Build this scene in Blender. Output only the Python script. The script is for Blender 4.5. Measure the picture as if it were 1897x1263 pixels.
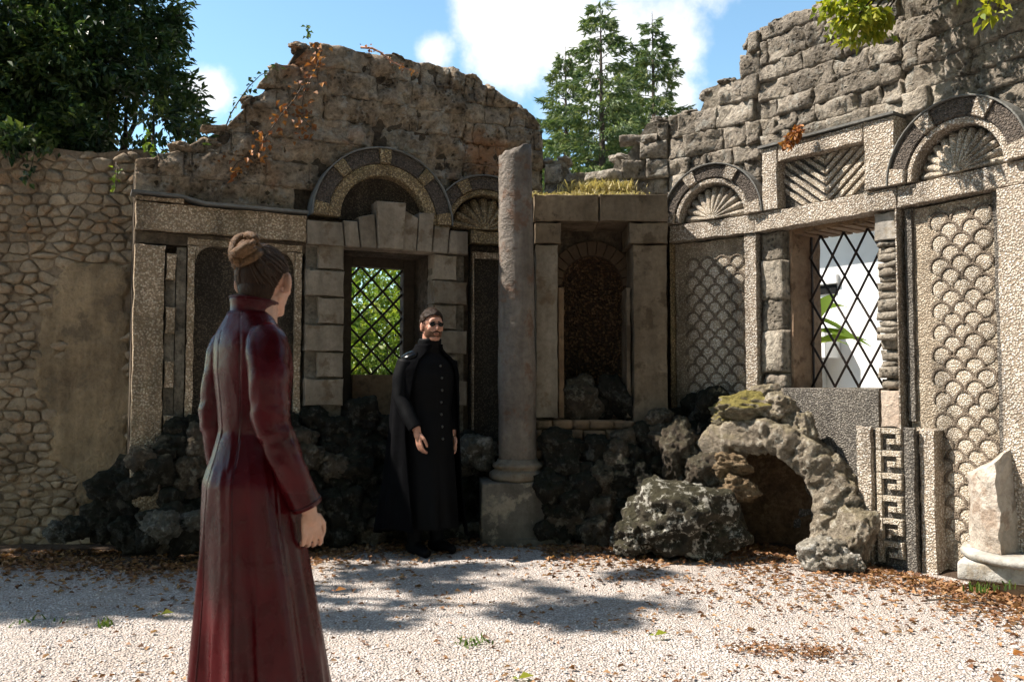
import bpy, bmesh, math, random
from mathutils import Vector, Matrix, Euler, noise
R = math.radians
PI = math.pi
rnd = random.Random(7)
for o in list(bpy.data.objects):
    bpy.data.objects.remove(o, do_unlink=True)
SC = bpy.context.scene
COL = SC.collection

# ------------------------------------------------------------------ camera
F = 1600.0                      # focal length in photograph pixels (photograph 1897 px wide)
CX, CY = 948.5, 631.5
CAMZ = 1.25
PITCH = math.atan(83.5 / F)
cam_d = bpy.data.cameras.new('camera')
cam = bpy.data.objects.new('camera', cam_d)
COL.objects.link(cam)
cam.location = (0, 0, CAMZ)
cam.rotation_euler = (PI / 2 + PITCH, 0, 0)
cam_d.sensor_width = 36.0
cam_d.lens = 36.0 * F / 1897.0
cam_d.clip_start = 0.05
cam_d.clip_end = 2000
cam_d.dof.use_dof = True
cam_d.dof.focus_distance = 5.6
cam_d.dof.aperture_fstop = 4.5
SC.camera = cam

# ------------------------------------------------------------------ world, sun, exposure
SUN_AZ = (-0.999, 0.045)          # horizontal direction towards the sun (left, slightly behind the wall)
SUN_EL = R(51)
world = bpy.data.worlds.new('World')
SC.world = world
world.use_nodes = True
SKY_STRENGTH = 0.095
SC.view_settings.view_transform = 'Standard'
SC.view_settings.look = 'None'
SC.view_settings.exposure = 1.2
SC.view_settings.gamma = 1.0
sun_d = bpy.data.lights.new('sun', 'SUN')
sun_d.energy = 5.0
sun_d.angle = R(0.6)
sun_d.color = (1.0, 0.925, 0.82)
sun = bpy.data.objects.new('sun', sun_d)
COL.objects.link(sun)
_l = math.hypot(*SUN_AZ)
SUN_V = Vector((SUN_AZ[0] / _l * math.cos(SUN_EL), SUN_AZ[1] / _l * math.cos(SUN_EL), math.sin(SUN_EL)))
sun.rotation_euler = SUN_V.to_track_quat('Z', 'Y').to_euler()
sun.location = SUN_V * 30
SC.render.engine = 'CYCLES'
SC.cycles.use_denoising = True
SC.cycles.use_adaptive_sampling = True
SC.cycles.adaptive_threshold = 0.03
SC.cycles.max_bounces = 4
SC.cycles.transparent_max_bounces = 8
SC.cycles.sample_clamp_indirect = 6

def build_world():
    nt = world.node_tree
    nt.nodes.clear()
    N = nt.nodes.new
    L = nt.links.new
    out = N('ShaderNodeOutputWorld'); bg = N('ShaderNodeBackground'); L(bg.outputs[0], out.inputs[0])
    bg.inputs['Strength'].default_value = SKY_STRENGTH
    sky = N('ShaderNodeTexSky'); sky.sky_type = 'NISHITA'; sky.sun_disc = False
    sky.sun_elevation = SUN_EL
    sky.sun_rotation = math.atan2(SUN_V.x, SUN_V.y)
    sky.air_density = 1.0; sky.dust_density = 0.15; sky.ozone_density = 1.0
    hs = N('ShaderNodeHueSaturation'); hs.inputs['Saturation'].default_value = 1.08; hs.inputs['Value'].default_value = 1.2
    tint = N('ShaderNodeMix'); tint.data_type = 'RGBA'; tint.blend_type = 'MULTIPLY'; tint.inputs['Factor'].default_value = 1.0; tint.inputs['B'].default_value = (1.0, 1.06, .95, 1)
    L(sky.outputs[0], tint.inputs['A']); L(tint.outputs['Result'], hs.inputs['Color'])
    tc = N('ShaderNodeTexCoord')
    nz = N('ShaderNodeTexNoise'); nz.inputs['Scale'].default_value = 7.0; nz.inputs['Detail'].default_value = 9; nz.inputs['Roughness'].default_value = 0.62
    L(tc.outputs['Generated'], nz.inputs['Vector'])
    # fair-weather clouds: soft blobs all round the sky, broken up by noise
    blobs = []
    def d(px, py, r):
        v = Vector((px - CX, F * math.cos(PITCH) + (py - CY) * math.sin(PITCH), F * math.sin(PITCH) - (py - CY) * math.cos(PITCH))).normalized()
        blobs.append((v, r))
    for a in ((1010, 60, .105), (1130, 40, .115), (1215, 70, .075), (960, 130, .06), (1085, 140, .11), (800, 98, .03), (378, 178, .035), (900, 20, .05), (1235, 175, .04), (1150, -120, .16)):
        d(*a)
    rr = random.Random(3)
    for i in range(22):
        az = rr.uniform(0.8, 5.5); el = rr.uniform(.15, 1.2)
        blobs.append((Vector((math.sin(az) * math.cos(el), math.cos(az) * math.cos(el), math.sin(el))), rr.uniform(.06, .2)))
    acc = None
    for v, r in blobs:
        dn = N('ShaderNodeVectorMath'); dn.operation = 'DISTANCE'; L(tc.outputs['Generated'], dn.inputs[0]); dn.inputs[1].default_value = v
        m = N('ShaderNodeMath'); m.operation = 'DIVIDE'; L(dn.outputs['Value'], m.inputs[0]); m.inputs[1].default_value = r
        m2 = N('ShaderNodeMath'); m2.operation = 'SUBTRACT'; m2.inputs[0].default_value = 1.0; L(m.outputs[0], m2.inputs[1])
        if acc is None:
            acc = m2
        else:
            mx = N('ShaderNodeMath'); mx.operation = 'MAXIMUM'; L(acc.outputs[0], mx.inputs[0]); L(m2.outputs[0], mx.inputs[1]); acc = mx
    ns = N('ShaderNodeMath'); ns.operation = 'MULTIPLY_ADD'; L(nz.outputs['Fac'], ns.inputs[0]); ns.inputs[1].default_value = 2.6; ns.inputs[2].default_value = -1.3
    sm = N('ShaderNodeMath'); sm.operation = 'ADD'; L(acc.outputs[0], sm.inputs[0]); L(ns.outputs[0], sm.inputs[1])
    mr = N('ShaderNodeMapRange'); mr.interpolation_type = 'SMOOTHSTEP'; mr.inputs['From Min'].default_value = 0.02; mr.inputs['From Max'].default_value = 0.75
    L(sm.outputs[0], mr.inputs['Value'])
    nz2 = N('ShaderNodeTexNoise'); nz2.inputs['Scale'].default_value = 11; nz2.inputs['Detail'].default_value = 5
    L(tc.outputs['Generated'], nz2.inputs['Vector'])
    cr = N('ShaderNodeValToRGB'); cr.color_ramp.elements[0].position = .3; cr.color_ramp.elements[1].position = .62
    cr.color_ramp.elements[0].color = (4.9, 5.15, 5.5, 1); cr.color_ramp.elements[1].color = (6.5, 6.45, 6.35, 1)
    L(nz2.outputs['Fac'], cr.inputs[0])
    mix = N('ShaderNodeMix'); mix.data_type = 'RGBA'; L(mr.outputs[0], mix.inputs['Factor']); L(hs.outputs[0], mix.inputs['A']); L(cr.outputs[0], mix.inputs['B'])
    L(mix.outputs['Result'], bg.inputs['Color'])
build_world()

# ------------------------------------------------------------------ small helpers
def ray(px, py):
    a = (px - CX); b = -(py - CY)
    s, c = math.sin(PITCH), math.cos(PITCH)
    return Vector((a, F * c - b * s, F * s + b * c)) / F
def at(px, py, d):
    """point seen at photograph pixel (px,py), standing d metres in front of the camera"""
    v = ray(px, py)
    return Vector((0, 0, CAMZ)) + v * (d / v.y)
def ground_at(px, py):
    v = ray(px, py)
    return Vector((0, 0, CAMZ)) + v * (-CAMZ / v.z)

def link(o, parent=None):
    COL.objects.link(o)
    if parent is not None:
        o.parent = parent
    return o
def tag(o, label, cat, group=None):
    o['label'] = label; o['category'] = cat
    if group: o['group'] = group
    return o
def thing(name, loc, label, cat, group=None):
    o = bpy.data.objects.new(name, None)
    o.empty_display_size = 0.2
    o.location = loc
    link(o)
    return tag(o, label, cat, group)
def mesh_obj(name, verts, faces, mats, parent=None, smooth=False, world=True, mi=None):
    """verts in world space (or relative to the parent when world is False)"""
    off = Vector((0, 0, 0))
    if parent is not None and world:
        p = parent
        while p is not None:
            off = off + Vector(p.location); p = p.parent
    me = bpy.data.meshes.new(name)
    me.from_pydata([(v[0] - off[0], v[1] - off[1], v[2] - off[2]) for v in verts], [], faces)
    if not isinstance(mats, (list, tuple)): mats = [mats]
    for m in mats: me.materials.append(m)
    if mi: me.polygons.foreach_set('material_index', mi)
    if smooth: me.polygons.foreach_set('use_smooth', [True] * len(me.polygons))
    me.update()
    o = bpy.data.objects.new(name, me)
    return link(o, parent)

class MB:
    """collects verts and faces of one piece"""
    def __init__(s): s.v = []; s.f = []; s.mi = []
    def add(s, v, f, mi=0):
        b = len(s.v); s.v += [tuple(p) for p in v]; s.f += [tuple(i + b for i in q) for q in f]; s.mi += [mi] * len(f)
    def obj(s, name, mats, parent=None, smooth=False, world=True):
        return mesh_obj(name, s.v, s.f, mats, parent, smooth, world, s.mi)

class Facet:
    """a straight stretch of wall: plan points given by photograph column and distance"""
    def __init__(s, p0, p1):
        s.p0 = Vector((p0[0], p0[1], 0)); s.p1 = Vector((p1[0], p1[1], 0))
        s.U = (s.p1 - s.p0).normalized(); s.len = (s.p1 - s.p0).length
        s.n = Vector((s.U.y, -s.U.x, 0))
        s.n = -s.n if s.n.dot(-s.p0) < 0 else s.n
    def P(s, u, z, o=0.0):
        v = s.p0 + s.U * u + s.n * o; v.z = z
        return v
    def uz(s, px, py, o=0.0):
        v = ray(px, py); p = s.p0 + s.n * o
        t = (p.x * s.n.x + p.y * s.n.y) / (v.x * s.n.x + v.y * s.n.y)
        q = Vector((0, 0, CAMZ)) + v * t
        w = q - s.p0
        return (w.x * s.U.x + w.y * s.U.y, q.z)
    def u(s, px, o=0.0, py=600): return s.uz(px, py, o)[0]
    def z(s, px, py, o=0.0): return s.uz(px, py, o)[1]

def prism(mb, f, poly, o0, o1, mi=0, bev=0.0, jit=0.0):
    """polygon in wall coordinates (u,z), counter-clockwise, extruded from offset o0 (back) to o1 (front), front edge bevelled"""
    n = len(poly)
    cu = sum(p[0] for p in poly) / n; cz = sum(p[1] for p in poly) / n
    back = [f.P(u, z, o0) for u, z in poly]
    mid = [f.P(u, z, o1 - bev) for u, z in poly]
    v = back + mid
    fs = [(i, (i + 1) % n, n + (i + 1) % n, n + i) for i in range(n)]
    if bev > 0:
        fr = []
        for u, z in poly:
            du, dz = u - cu, z - cz
            l = math.hypot(du, dz) or 1
            fr.append(f.P(u - du / l * bev, z - dz / l * bev, o1))
        v += fr
        fs += [(n + i, n + (i + 1) % n, 2 * n + (i + 1) % n, 2 * n + i) for i in range(n)]
        fs.append(tuple(range(2 * n, 3 * n)))
    else:
        fs.append(tuple(range(n, 2 * n)))
    fs.append(tuple(reversed(range(n))))
    mb.add(v, fs, mi)
def rect(u0, u1, z0, z1): return [(u0, z0), (u1, z0), (u1, z1), (u0, z1)]
def slab(name, f, u0, u1, z0, z1, o0, o1, m, parent, bev=0.006):
    mb = MB(); poly = rect(u0, u1, z0, z1)
    if m.name in WORN and max(u1 - u0, z1 - z0) > .12:
        # worn, slightly chipped outline: every edge wanders a few millimetres inwards
        out = []; cs = [(u0, z0), (u1, z0), (u1, z1), (u0, z1)]
        for (a, b), (c, d) in zip(cs, cs[1:] + cs[:1]):
            L = math.hypot(c - a, d - b); n = max(1, int(L / .045)); nx, nz = -(d - b) / L, (c - a) / L
            lim = .22 * min(u1 - u0, z1 - z0)
            for i in range(n):
                t = i / n; p = f.P(a + (c - a) * t, b + (d - b) * t, o1)
                k = max(0, .005 + .009 * noise.noise(p * 9) + .010 * max(0, noise.noise(p * 23) - .2)) if i else .004
                k = min(k, lim); out.append((a + (c - a) * t + nx * k, b + (d - b) * t + nz * k))
        poly = out
    prism(mb, f, poly, o0, o1, bev=min(bev, .005) if len(poly) > 4 else bev)
    return mb.obj(name, m, parent)
WORN = {'pebble_light', 'pebble_shaded', 'pebble_gold', 'pebble_grey', 'grey_limestone', 'brown_travertine', 'limestone_sunlit', 'pebble_panel', 'pink_plaster_sunlit', 'russet_reveal'}
def fix_normals(o):
    bm = bmesh.new(); bm.from_mesh(o.data); bmesh.ops.recalc_face_normals(bm, faces=bm.faces); bm.to_mesh(o.data); bm.free()
    return o
def tube(mb, pts, rad, seg=8, mi=0, cap=True):
    """round bar along a list of points, radius a number or one per point"""
    n = len(pts); pts = [Vector(p) for p in pts]
    rs = rad if isinstance(rad, (list, tuple)) else [rad] * n
    v = []; ref = None
    for i, p in enumerate(pts):
        t = (pts[min(i + 1, n - 1)] - pts[max(i - 1, 0)]).normalized()
        if ref is None:
            ref = t.orthogonal().normalized()
        ref = (ref - t * ref.dot(t))
        if ref.length < 1e-5: ref = t.orthogonal()
        ref.normalize(); b = t.cross(ref)
        for k in range(seg):
            a = 2 * PI * k / seg
            v.append(p + (ref * math.cos(a) + b * math.sin(a)) * rs[i])
    fs = [(i * seg + k, i * seg + (k + 1) % seg, (i + 1) * seg + (k + 1) % seg, (i + 1) * seg + k) for i in range(n - 1) for k in range(seg)]
    if cap: fs += [tuple(reversed(range(seg))), tuple(range((n - 1) * seg, n * seg))]
    mb.add(v, fs, mi)
def lathe(mb, prof, c, seg=40, mi=0, wob=0.0):
    v = []
    for r, z in prof:
        for k in range(seg):
            a = 2 * PI * k / seg
            p = Vector((c[0] + r * math.cos(a), c[1] + r * math.sin(a), c[2] + z))
            if wob: 
                q = noise.noise(p * 5) * wob + noise.noise(p * 17) * wob * .5
                p.x += q * math.cos(a); p.y += q * math.sin(a)
            v.append(p)
    n = len(prof)
    fs = [(i * seg + k, i * seg + (k + 1) % seg, (i + 1) * seg + (k + 1) % seg, (i + 1) * seg + k) for i in range(n - 1) for k in range(seg)]
    fs += [tuple(reversed(range(seg))), tuple(range((n - 1) * seg, n * seg))]
    mb.add(v, fs, mi)
def fbm(p, oct=4, lac=2.1, gain=.5):
    a = 1.0; s = 0.0; q = Vector(p)
    for i in range(oct):
        s += noise.noise(q) * a; q = q * lac; a *= gain
    return s
def interp(pts, x):
    if x <= pts[0][0]: return pts[0][1]
    for (a, b), (c, d) in zip(pts, pts[1:]):
        if x <= c: return b + (d - b) * (x - a) / max(1e-9, c - a)
    return pts[-1][1]

# ------------------------------------------------------------------ materials
class NT:
    def __init__(s, name):
        s.m = bpy.data.materials.new(name); s.m.use_nodes = True
        s.t = s.m.node_tree; s.t.nodes.clear()
        s.out = s.n('ShaderNodeOutputMaterial'); s.b = s.n('ShaderNodeBsdfPrincipled')
        s.l(s.b.outputs[0], s.out.inputs['Surface'])
        g = s.n('ShaderNodeNewGeometry'); s.pos = g.outputs['Position']; s.geo = g
        s.b.inputs['Roughness'].default_value = .9
        s.b.inputs['Specular IOR Level'].default_value = .25
    def n(s, t): return s.t.nodes.new(t)
    def l(s, a, b): s.t.links.new(a, b)
    def noise(s, scale, detail=5, rough=.55, dist=0.0, stretch=None, out='Fac'):
        x = s.n('ShaderNodeTexNoise'); x.inputs['Scale'].default_value = scale; x.inputs['Detail'].default_value = detail
        x.inputs['Roughness'].default_value = rough; x.inputs['Distortion'].default_value = dist
        s.l(s.vec(stretch), x.inputs['Vector']); return x.outputs[out]
    def vec(s, stretch=None):
        if stretch is None: return s.pos
        mp = s.n('ShaderNodeVectorMath'); mp.operation = 'MULTIPLY'; s.l(s.pos, mp.inputs[0]); mp.inputs[1].default_value = stretch
        return mp.outputs[0]
    def voro(s, scale, feat='F1', rand=1.0, vec=None):
        x = s.n('ShaderNodeTexVoronoi'); x.feature = feat; x.inputs['Scale'].default_value = scale; x.inputs['Randomness'].default_value = rand
        s.l(vec or s.pos, x.inputs['Vector']); return x
    def ramp(s, fac, stops, interp='LINEAR'):
        r = s.n('ShaderNodeValToRGB'); e = r.color_ramp.elements; r.color_ramp.interpolation = interp
        while len(e) < len(stops): e.new(.5)
        for el, (p, c) in zip(e, stops):
            el.position = p; el.color = (c, c, c, 1) if not isinstance(c, (tuple, list)) else (*c[:3], 1)
        s.l(fac, r.inputs[0]); return r.outputs[0]
    def mix(s, fac, a, b, mode='MIX'):
        x = s.n('ShaderNodeMix'); x.data_type = 'RGBA'; x.blend_type = mode
        for sock, val in (('Factor', fac), ('A', a), ('B', b)):
            i = [q for q in x.inputs if q.name == sock and (q.type == ('VALUE' if sock == 'Factor' else 'RGBA'))][0]
            if isinstance(val, (int, float)): i.default_value = val
            elif isinstance(val, tuple): i.default_value = (*val, 1)
            else: s.l(val, i)
        return [q for q in x.outputs if q.type == 'RGBA'][0]
    def math(s, op, a, b=None, c=None):
        x = s.n('ShaderNodeMath'); x.operation = op
        for i, v in enumerate((a, b, c)):
            if v is None: continue
            if isinstance(v, (int, float)): x.inputs[i].default_value = v
            else: s.l(v, x.inputs[i])
        return x.outputs[0]
    def objrand(s):
        return s.n('ShaderNodeObjectInfo').outputs['Random']
    def bump(s, h, dist=.01, strength=1.0, prev=None):
        b = s.n('ShaderNodeBump'); b.inputs['Distance'].default_value = dist; b.inputs['Strength'].default_value = strength
        s.l(h, b.inputs['Height'])
        if prev is not None: s.l(prev, b.inputs['Normal'])
        return b.outputs[0]
    def done(s, col=None, nrm=None, rough=None):
        if col is not None:
            if isinstance(col, tuple): s.b.inputs['Base Color'].default_value = (*col, 1)
            else: s.l(col, s.b.inputs['Base Color'])
        if nrm is not None: s.l(nrm, s.b.inputs['Normal'])
        if rough is not None:
            if isinstance(rough, (int, float)): s.b.inputs['Roughness'].default_value = rough
            else: s.l(rough, s.b.inputs['Roughness'])
        return s.m

def mat_tufa(name, dark, mid, light, stain=None, pit=1.0, scale=1.0, lichen=0.0):
    t = NT(name)
    n1 = t.noise(3.2 * scale, 4, .6); n2 = t.noise(21 * scale, 5, .7)
    c = t.ramp(n1, [(.30, dark), (.5, mid), (.72, light)])
    c = t.mix(.25, c, t.ramp(t.objrand(), [(0, .55), (1, 1.3)]), 'MULTIPLY')
    c = t.mix(.7, c, t.ramp(n2, [(.34, .18), (.60, 1.0)]), 'MULTIPLY')
    if stain:
        st = t.ramp(t.noise(1.7, 4, .6), [(.56, 0.0), (.66, 1.0)])
        c = t.mix(t.math('MULTIPLY', st, .6), c, stain)
    if lichen:
        li = t.ramp(t.noise(9, 4, .7), [(.57, 0.0), (.63, 1.0)])
        c = t.mix(t.math('MULTIPLY', li, lichen), c, (.42, .42, .38))
    v = t.voro(24 * scale); pits = t.ramp(v.outputs['Distance'], [(.14, 0.0), (.36, 1.0)])
    gate = t.ramp(n1, [(.42, 0.0), (.60, 1.0)])
    pitg = t.mix(gate, pits, (1, 1, 1))
    c = t.mix(.6 * pit, c, pitg, 'MULTIPLY')
    h = t.math('ADD', t.math('MULTIPLY', pitg, .6 * pit), t.math('MULTIPLY', n2, 1.6))
    return t.done(c, t.bump(h, .024, 1.0), .95)

def mat_pebble(name, cols, mortar, scale=44, gap=.09, bump=.008, dirt=.35, stretch=None, moss=0.0, edge=0.0):
    t = NT(name); scale *= 1.55
    vv = t.vec(stretch) if stretch else None
    v = t.voro(scale, 'F1', 1.0, vv)
    sep = t.n('ShaderNodeSeparateColor'); t.l(v.outputs['Color'], sep.inputs[0])
    n = len(cols)
    c = t.ramp(sep.outputs[0], [(i / n, k) for i, k in enumerate(cols)], 'CONSTANT')
    c = t.mix(.35, c, t.ramp(sep.outputs[1], [(0, .45), (1, 1.0)]), 'MULTIPLY')
    m = t.ramp(v.outputs['Distance'], [(.44, 1.0), (.66, 0.0)])
    c = t.mix(m, mortar, c)
    nn = t.noise(3.0, 5, .65)
    d = t.ramp(nn, [(.36, 1.0), (.62, 0.0)])
    c = t.mix(t.math('MULTIPLY', d, dirt), c, mortar)
    if moss:
        c = t.mix(t.math('MULTIPLY', t.ramp(t.noise(2.2, 4, .65), [(.52, 0.0), (.62, 1.0)]), moss), c, (.09, .08, .035))
    st = t.ramp(t.noise(2.4, 4, .65, stretch=(1.6, 1.6, .45)), [(.50, 1.0), (.66, .45)])
    c = t.mix(.8, c, st, 'MULTIPLY')
    h = t.ramp(v.outputs['Distance'], [(0.0, 1.0), (.35, .8), (.7, 0.0)])
    h = t.math('ADD', h, t.math('MULTIPLY', nn, 1.6))
    return t.done(c, t.bump(h, bump, 1.0), .85)

def mat_stone(name, a, b_, streak=True, spots=None, bump=.006, rough=.88):
    t = NT(name)
    n1 = t.noise(2.6, 5, .62); n2 = t.noise(26, 4, .65)
    c = t.ramp(n1, [(.3, a), (.7, b_)])
    c = t.mix(.35, c, t.ramp(t.objrand(), [(0, .5), (1, 1.35)]), 'MULTIPLY')
    if streak:
        s = t.noise(7, 4, .6, stretch=(1, 1, .12)); c = t.mix(.55, c, t.ramp(s, [(.35, .45), (.6, 1.0)]), 'MULTIPLY')
    if spots:
        c = t.mix(t.math('MULTIPLY', t.ramp(t.noise(5, 5, .7), [(.54, 0.0), (.62, 1.0)]), .8), c, spots)
    c = t.mix(.5, c, t.ramp(n2, [(.3, .5), (.6, 1.0)]), 'MULTIPLY')
    h = t.math('ADD', n2, t.math('MULTIPLY', n1, 2.0))
    return t.done(c, t.bump(h, bump * 1.5, .9), rough)

def mat_simple(name, col, rough=.6, var=.25, scale=20, spec=.25, bump=0.0, metal=0.0):
    t = NT(name); t.b.inputs['Specular IOR Level'].default_value = spec; t.b.inputs['Metallic'].default_value = metal
    n = t.noise(scale, 5, .6)
    c = t.mix(1.0, col, t.ramp(n, [(.3, 1 - var), (.7, 1 + 0.0)]), 'MULTIPLY')
    return t.done(c, t.bump(n, bump, .6) if bump else None, rough)

def mat_leaf(name, cols, trans=.35, rough=.5, scale=3.0):
    t = NT(name)
    v = t.voro(scale); sep = t.n('ShaderNodeSeparateColor'); t.l(v.outputs['Color'], sep.inputs[0])
    gi = t.geo.outputs['Random Per Island']
    f = t.math('ADD', t.math('MULTIPLY', sep.outputs[0], .35), t.math('MULTIPLY', gi, .65))
    n = len(cols)
    c = t.ramp(f, [((i + .5) / n, k) for i, k in enumerate(cols)])
    t.b.inputs['Specular IOR Level'].default_value = .4
    t.done(c, None, rough)
    tr = t.n('ShaderNodeBsdfTranslucent'); t.l(t.mix(1.0, c, (1.0, 1.0, .55), 'MULTIPLY'), tr.inputs['Color'])
    mx = t.n('ShaderNodeMixShader'); mx.inputs[0].default_value = trans
    t.l(t.b.outputs[0], mx.inputs[1]); t.l(tr.outputs[0], mx.inputs[2]); t.l(mx.outputs[0], t.out.inputs['Surface'])
    return t.m

M = {}
M['tufa'] = mat_tufa('tufa_block', (.14, .118, .095), (.30, .255, .205), (.44, .385, .315), stain=None, lichen=.3)
M['tufa_old'] = mat_tufa('tufa_weathered', (.15, .108, .072), (.35, .265, .185), (.52, .41, .295), stain=(.34, .155, .07), lichen=.35)
M['core'] = mat_tufa('old_mortar', (.13, .11, .085), (.23, .195, .15), (.34, .30, .24), pit=.4)
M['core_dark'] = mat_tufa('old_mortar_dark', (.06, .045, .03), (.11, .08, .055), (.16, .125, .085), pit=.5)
PL = [(.68, .61, .53), (.57, .50, .42), (.76, .71, .65), (.47, .40, .33), (.63, .55, .46), (.35, .29, .235)]
M['pebble'] = mat_pebble('pebble_light', PL, (.27, .215, .16), scale=48, dirt=.3)
M['pebble_shade'] = mat_pebble('pebble_shaded', [(.74, .58, .42), (.52, .39, .27), (.80, .67, .51), (.40, .29, .19), (.62, .48, .34)], (.27, .195, .125), scale=44, dirt=.5, moss=.25)  # pebbles of the shaded left wall; warm shade is mixed into the colour
M['pebble_gold'] = mat_pebble('pebble_gold', [(.52, .38, .20), (.38, .27, .14), (.60, .47, .29), (.28, .20, .11)], (.15, .11, .065), scale=50, dirt=.45, moss=.4)
M['pebble_dark'] = mat_pebble('pebble_dark', [(.075, .062, .052), (.115, .093, .076), (.05, .042, .036), (.16, .13, .108)], (.085, .068, .055), scale=48, dirt=.2)
M['pebble_grey'] = mat_pebble('pebble_grey', [(.16, .145, .125), (.23, .205, .175), (.11, .10, .09), (.30, .27, .235)], (.10, .088, .075), scale=52, dirt=.2)
M['pebble_black'] = mat_pebble('pebble_blackish', [(.07, .052, .035), (.11, .083, .058), (.16, .122, .085), (.045, .035, .025)], (.04, .03, .02), scale=60, dirt=.3)
M['pebble_panel'] = mat_pebble('pebble_panel', [(.54, .46, .36), (.42, .34, .26), (.60, .53, .43), (.34, .27, .20)], (.25, .20, .145), scale=50, dirt=.5)
M['scale_fill'] = mat_pebble('pebble_scale', [(.70, .62, .52), (.60, .52, .42), (.76, .70, .62), (.50, .42, .33)], (.32, .26, .19), scale=62, dirt=.15)
M['scale_rim'] = mat_pebble('pebble_rim', [(.28, .22, .165), (.20, .155, .115), (.36, .29, .22)], (.13, .10, .075), scale=70, dirt=.3)
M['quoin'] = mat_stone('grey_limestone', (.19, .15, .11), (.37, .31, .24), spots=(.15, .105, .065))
M['quoin_lit'] = mat_stone('limestone_sunlit', (.30, .27, .235), (.46, .43, .385), spots=(.24, .2, .15))  # brighter copy of the quoin stone; sunlight is in its colour
M['aed'] = mat_stone('brown_travertine', (.13, .094, .06), (.25, .19, .13), spots=(.07, .048, .028))
M['granite'] = mat_stone('red_granite', (.105, .085, .070), (.24, .205, .175), streak=True, spots=(.15, .085, .055), bump=.014, rough=.8)
M['ped'] = mat_stone('dark_limestone', (.075, .062, .048), (.20, .175, .145), spots=(.30, .25, .19))
M['rubble'] = mat_stone('field_stone', (.16, .115, .075), (.39, .305, .21), streak=False, spots=(.27, .165, .09), bump=.02)
M['mortar'] = mat_stone('brown_mortar', (.12, .085, .055), (.25, .185, .125), streak=False, bump=.02)
M['plaster'] = mat_stone('ochre_plaster', (.16, .11, .065), (.40, .29, .175), streak=True, spots=(.14, .105, .068), bump=.02)
M['slate'] = mat_stone('slate_edge', (.10, .098, .092), (.20, .195, .18), streak=False)
M['brick'] = mat_stone('old_brick', (.16, .095, .055), (.30, .20, .12), streak=False, spots=(.10, .07, .045))
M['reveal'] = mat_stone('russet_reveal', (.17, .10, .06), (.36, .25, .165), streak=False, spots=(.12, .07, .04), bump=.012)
M['marble'] = mat_stone('weathered_marble', (.36, .335, .30), (.58, .555, .51), streak=True, spots=(.29, .24, .18))
M['fragment'] = mat_stone('broken_marble', (.30, .25, .20), (.52, .46, .40), streak=False, spots=(.26, .19, .14), bump=.012)
M['wood'] = mat_stone('dark_timber', (.04, .03, .022), (.085, .063, .045), streak=False)
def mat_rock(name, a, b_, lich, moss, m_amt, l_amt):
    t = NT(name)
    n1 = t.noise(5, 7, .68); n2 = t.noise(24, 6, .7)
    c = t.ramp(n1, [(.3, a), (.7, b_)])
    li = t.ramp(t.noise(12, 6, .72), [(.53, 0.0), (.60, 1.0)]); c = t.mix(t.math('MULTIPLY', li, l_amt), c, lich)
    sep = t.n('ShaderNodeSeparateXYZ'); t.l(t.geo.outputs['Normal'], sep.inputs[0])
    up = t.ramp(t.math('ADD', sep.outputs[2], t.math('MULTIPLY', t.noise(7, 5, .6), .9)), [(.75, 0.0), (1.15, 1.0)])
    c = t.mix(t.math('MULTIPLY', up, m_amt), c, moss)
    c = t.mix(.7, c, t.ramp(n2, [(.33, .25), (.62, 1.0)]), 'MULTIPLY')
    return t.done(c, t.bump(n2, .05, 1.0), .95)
M['rock'] = mat_rock('mossy_tufa_shaded', (.009, .008, .005), (.034, .028, .019), (.18, .17, .145), (.012, .014, .005), .7, .3)  # near-black copy of the tufa; deep shade is put into its colour
M['rock_lit'] = mat_rock('lichened_tufa_sunlit', (.20, .16, .115), (.42, .355, .275), (.55, .52, .45), (.17, .14, .05), .35, .5)  # bright copy of the tufa for the cave; sunlight is in its colour
M['rock_moss'] = mat_rock('golden_moss_rock', (.17, .14, .09), (.34, .29, .2), (.45, .42, .33), (.23, .19, .045), .9, .3)
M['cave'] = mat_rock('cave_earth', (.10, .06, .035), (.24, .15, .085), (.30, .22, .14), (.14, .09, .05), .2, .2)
M['iron'] = mat_simple('rusty_iron', (.035, .022, .018), .7, .5, 40, .3)
M['white'] = mat_simple('white_stucco', (.80, .80, .79), .8, .08, 6)
M['greywall'] = mat_simple('pale_grey_stucco', (.55, .56, .56), .8, .1, 6)
M['bark'] = mat_stone('bark', (.05, .038, .028), (.13, .10, .078), streak=True, bump=.02)
M['leaf_dark'] = mat_leaf('evergreen_leaf', [(.016, .036, .014), (.03, .062, .02), (.055, .095, .026), (.10, .135, .036)], .3, .42)
M['leaf_lit'] = mat_leaf('bright_leaf', [(.06, .12, .012), (.11, .19, .02), (.17, .25, .03), (.26, .30, .05)], .5)
M['leaf_yel'] = mat_leaf('yellowing_leaf', [(.20, .26, .025), (.30, .34, .035), (.42, .40, .045), (.18, .26, .035)], .5)
M['needle'] = mat_leaf('spruce_needle', [(.045, .085, .035), (.085, .135, .05), (.14, .19, .065), (.22, .25, .09)], .3, .6)
M['dry_leaf'] = mat_leaf('dry_leaf', [(.09, .042, .022), (.18, .08, .036), (.27, .13, .055), (.36, .21, .10), (.14, .075, .045)], .2, .7, 9)
M['rust_leaf'] = mat_leaf('rust_leaf', [(.20, .065, .02), (.34, .12, .03), (.45, .2, .05), (.16, .06, .03)], .35, .6, 9)
M['straw'] = mat_leaf('dry_grass', [(.40, .32, .14), (.55, .46, .24), (.34, .29, .11), (.62, .54, .32)], .35, .7, 9)
M['grass'] = mat_leaf('green_grass', [(.06, .11, .02), (.1, .17, .03), (.16, .2, .05)], .4, .6, 9)
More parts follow.
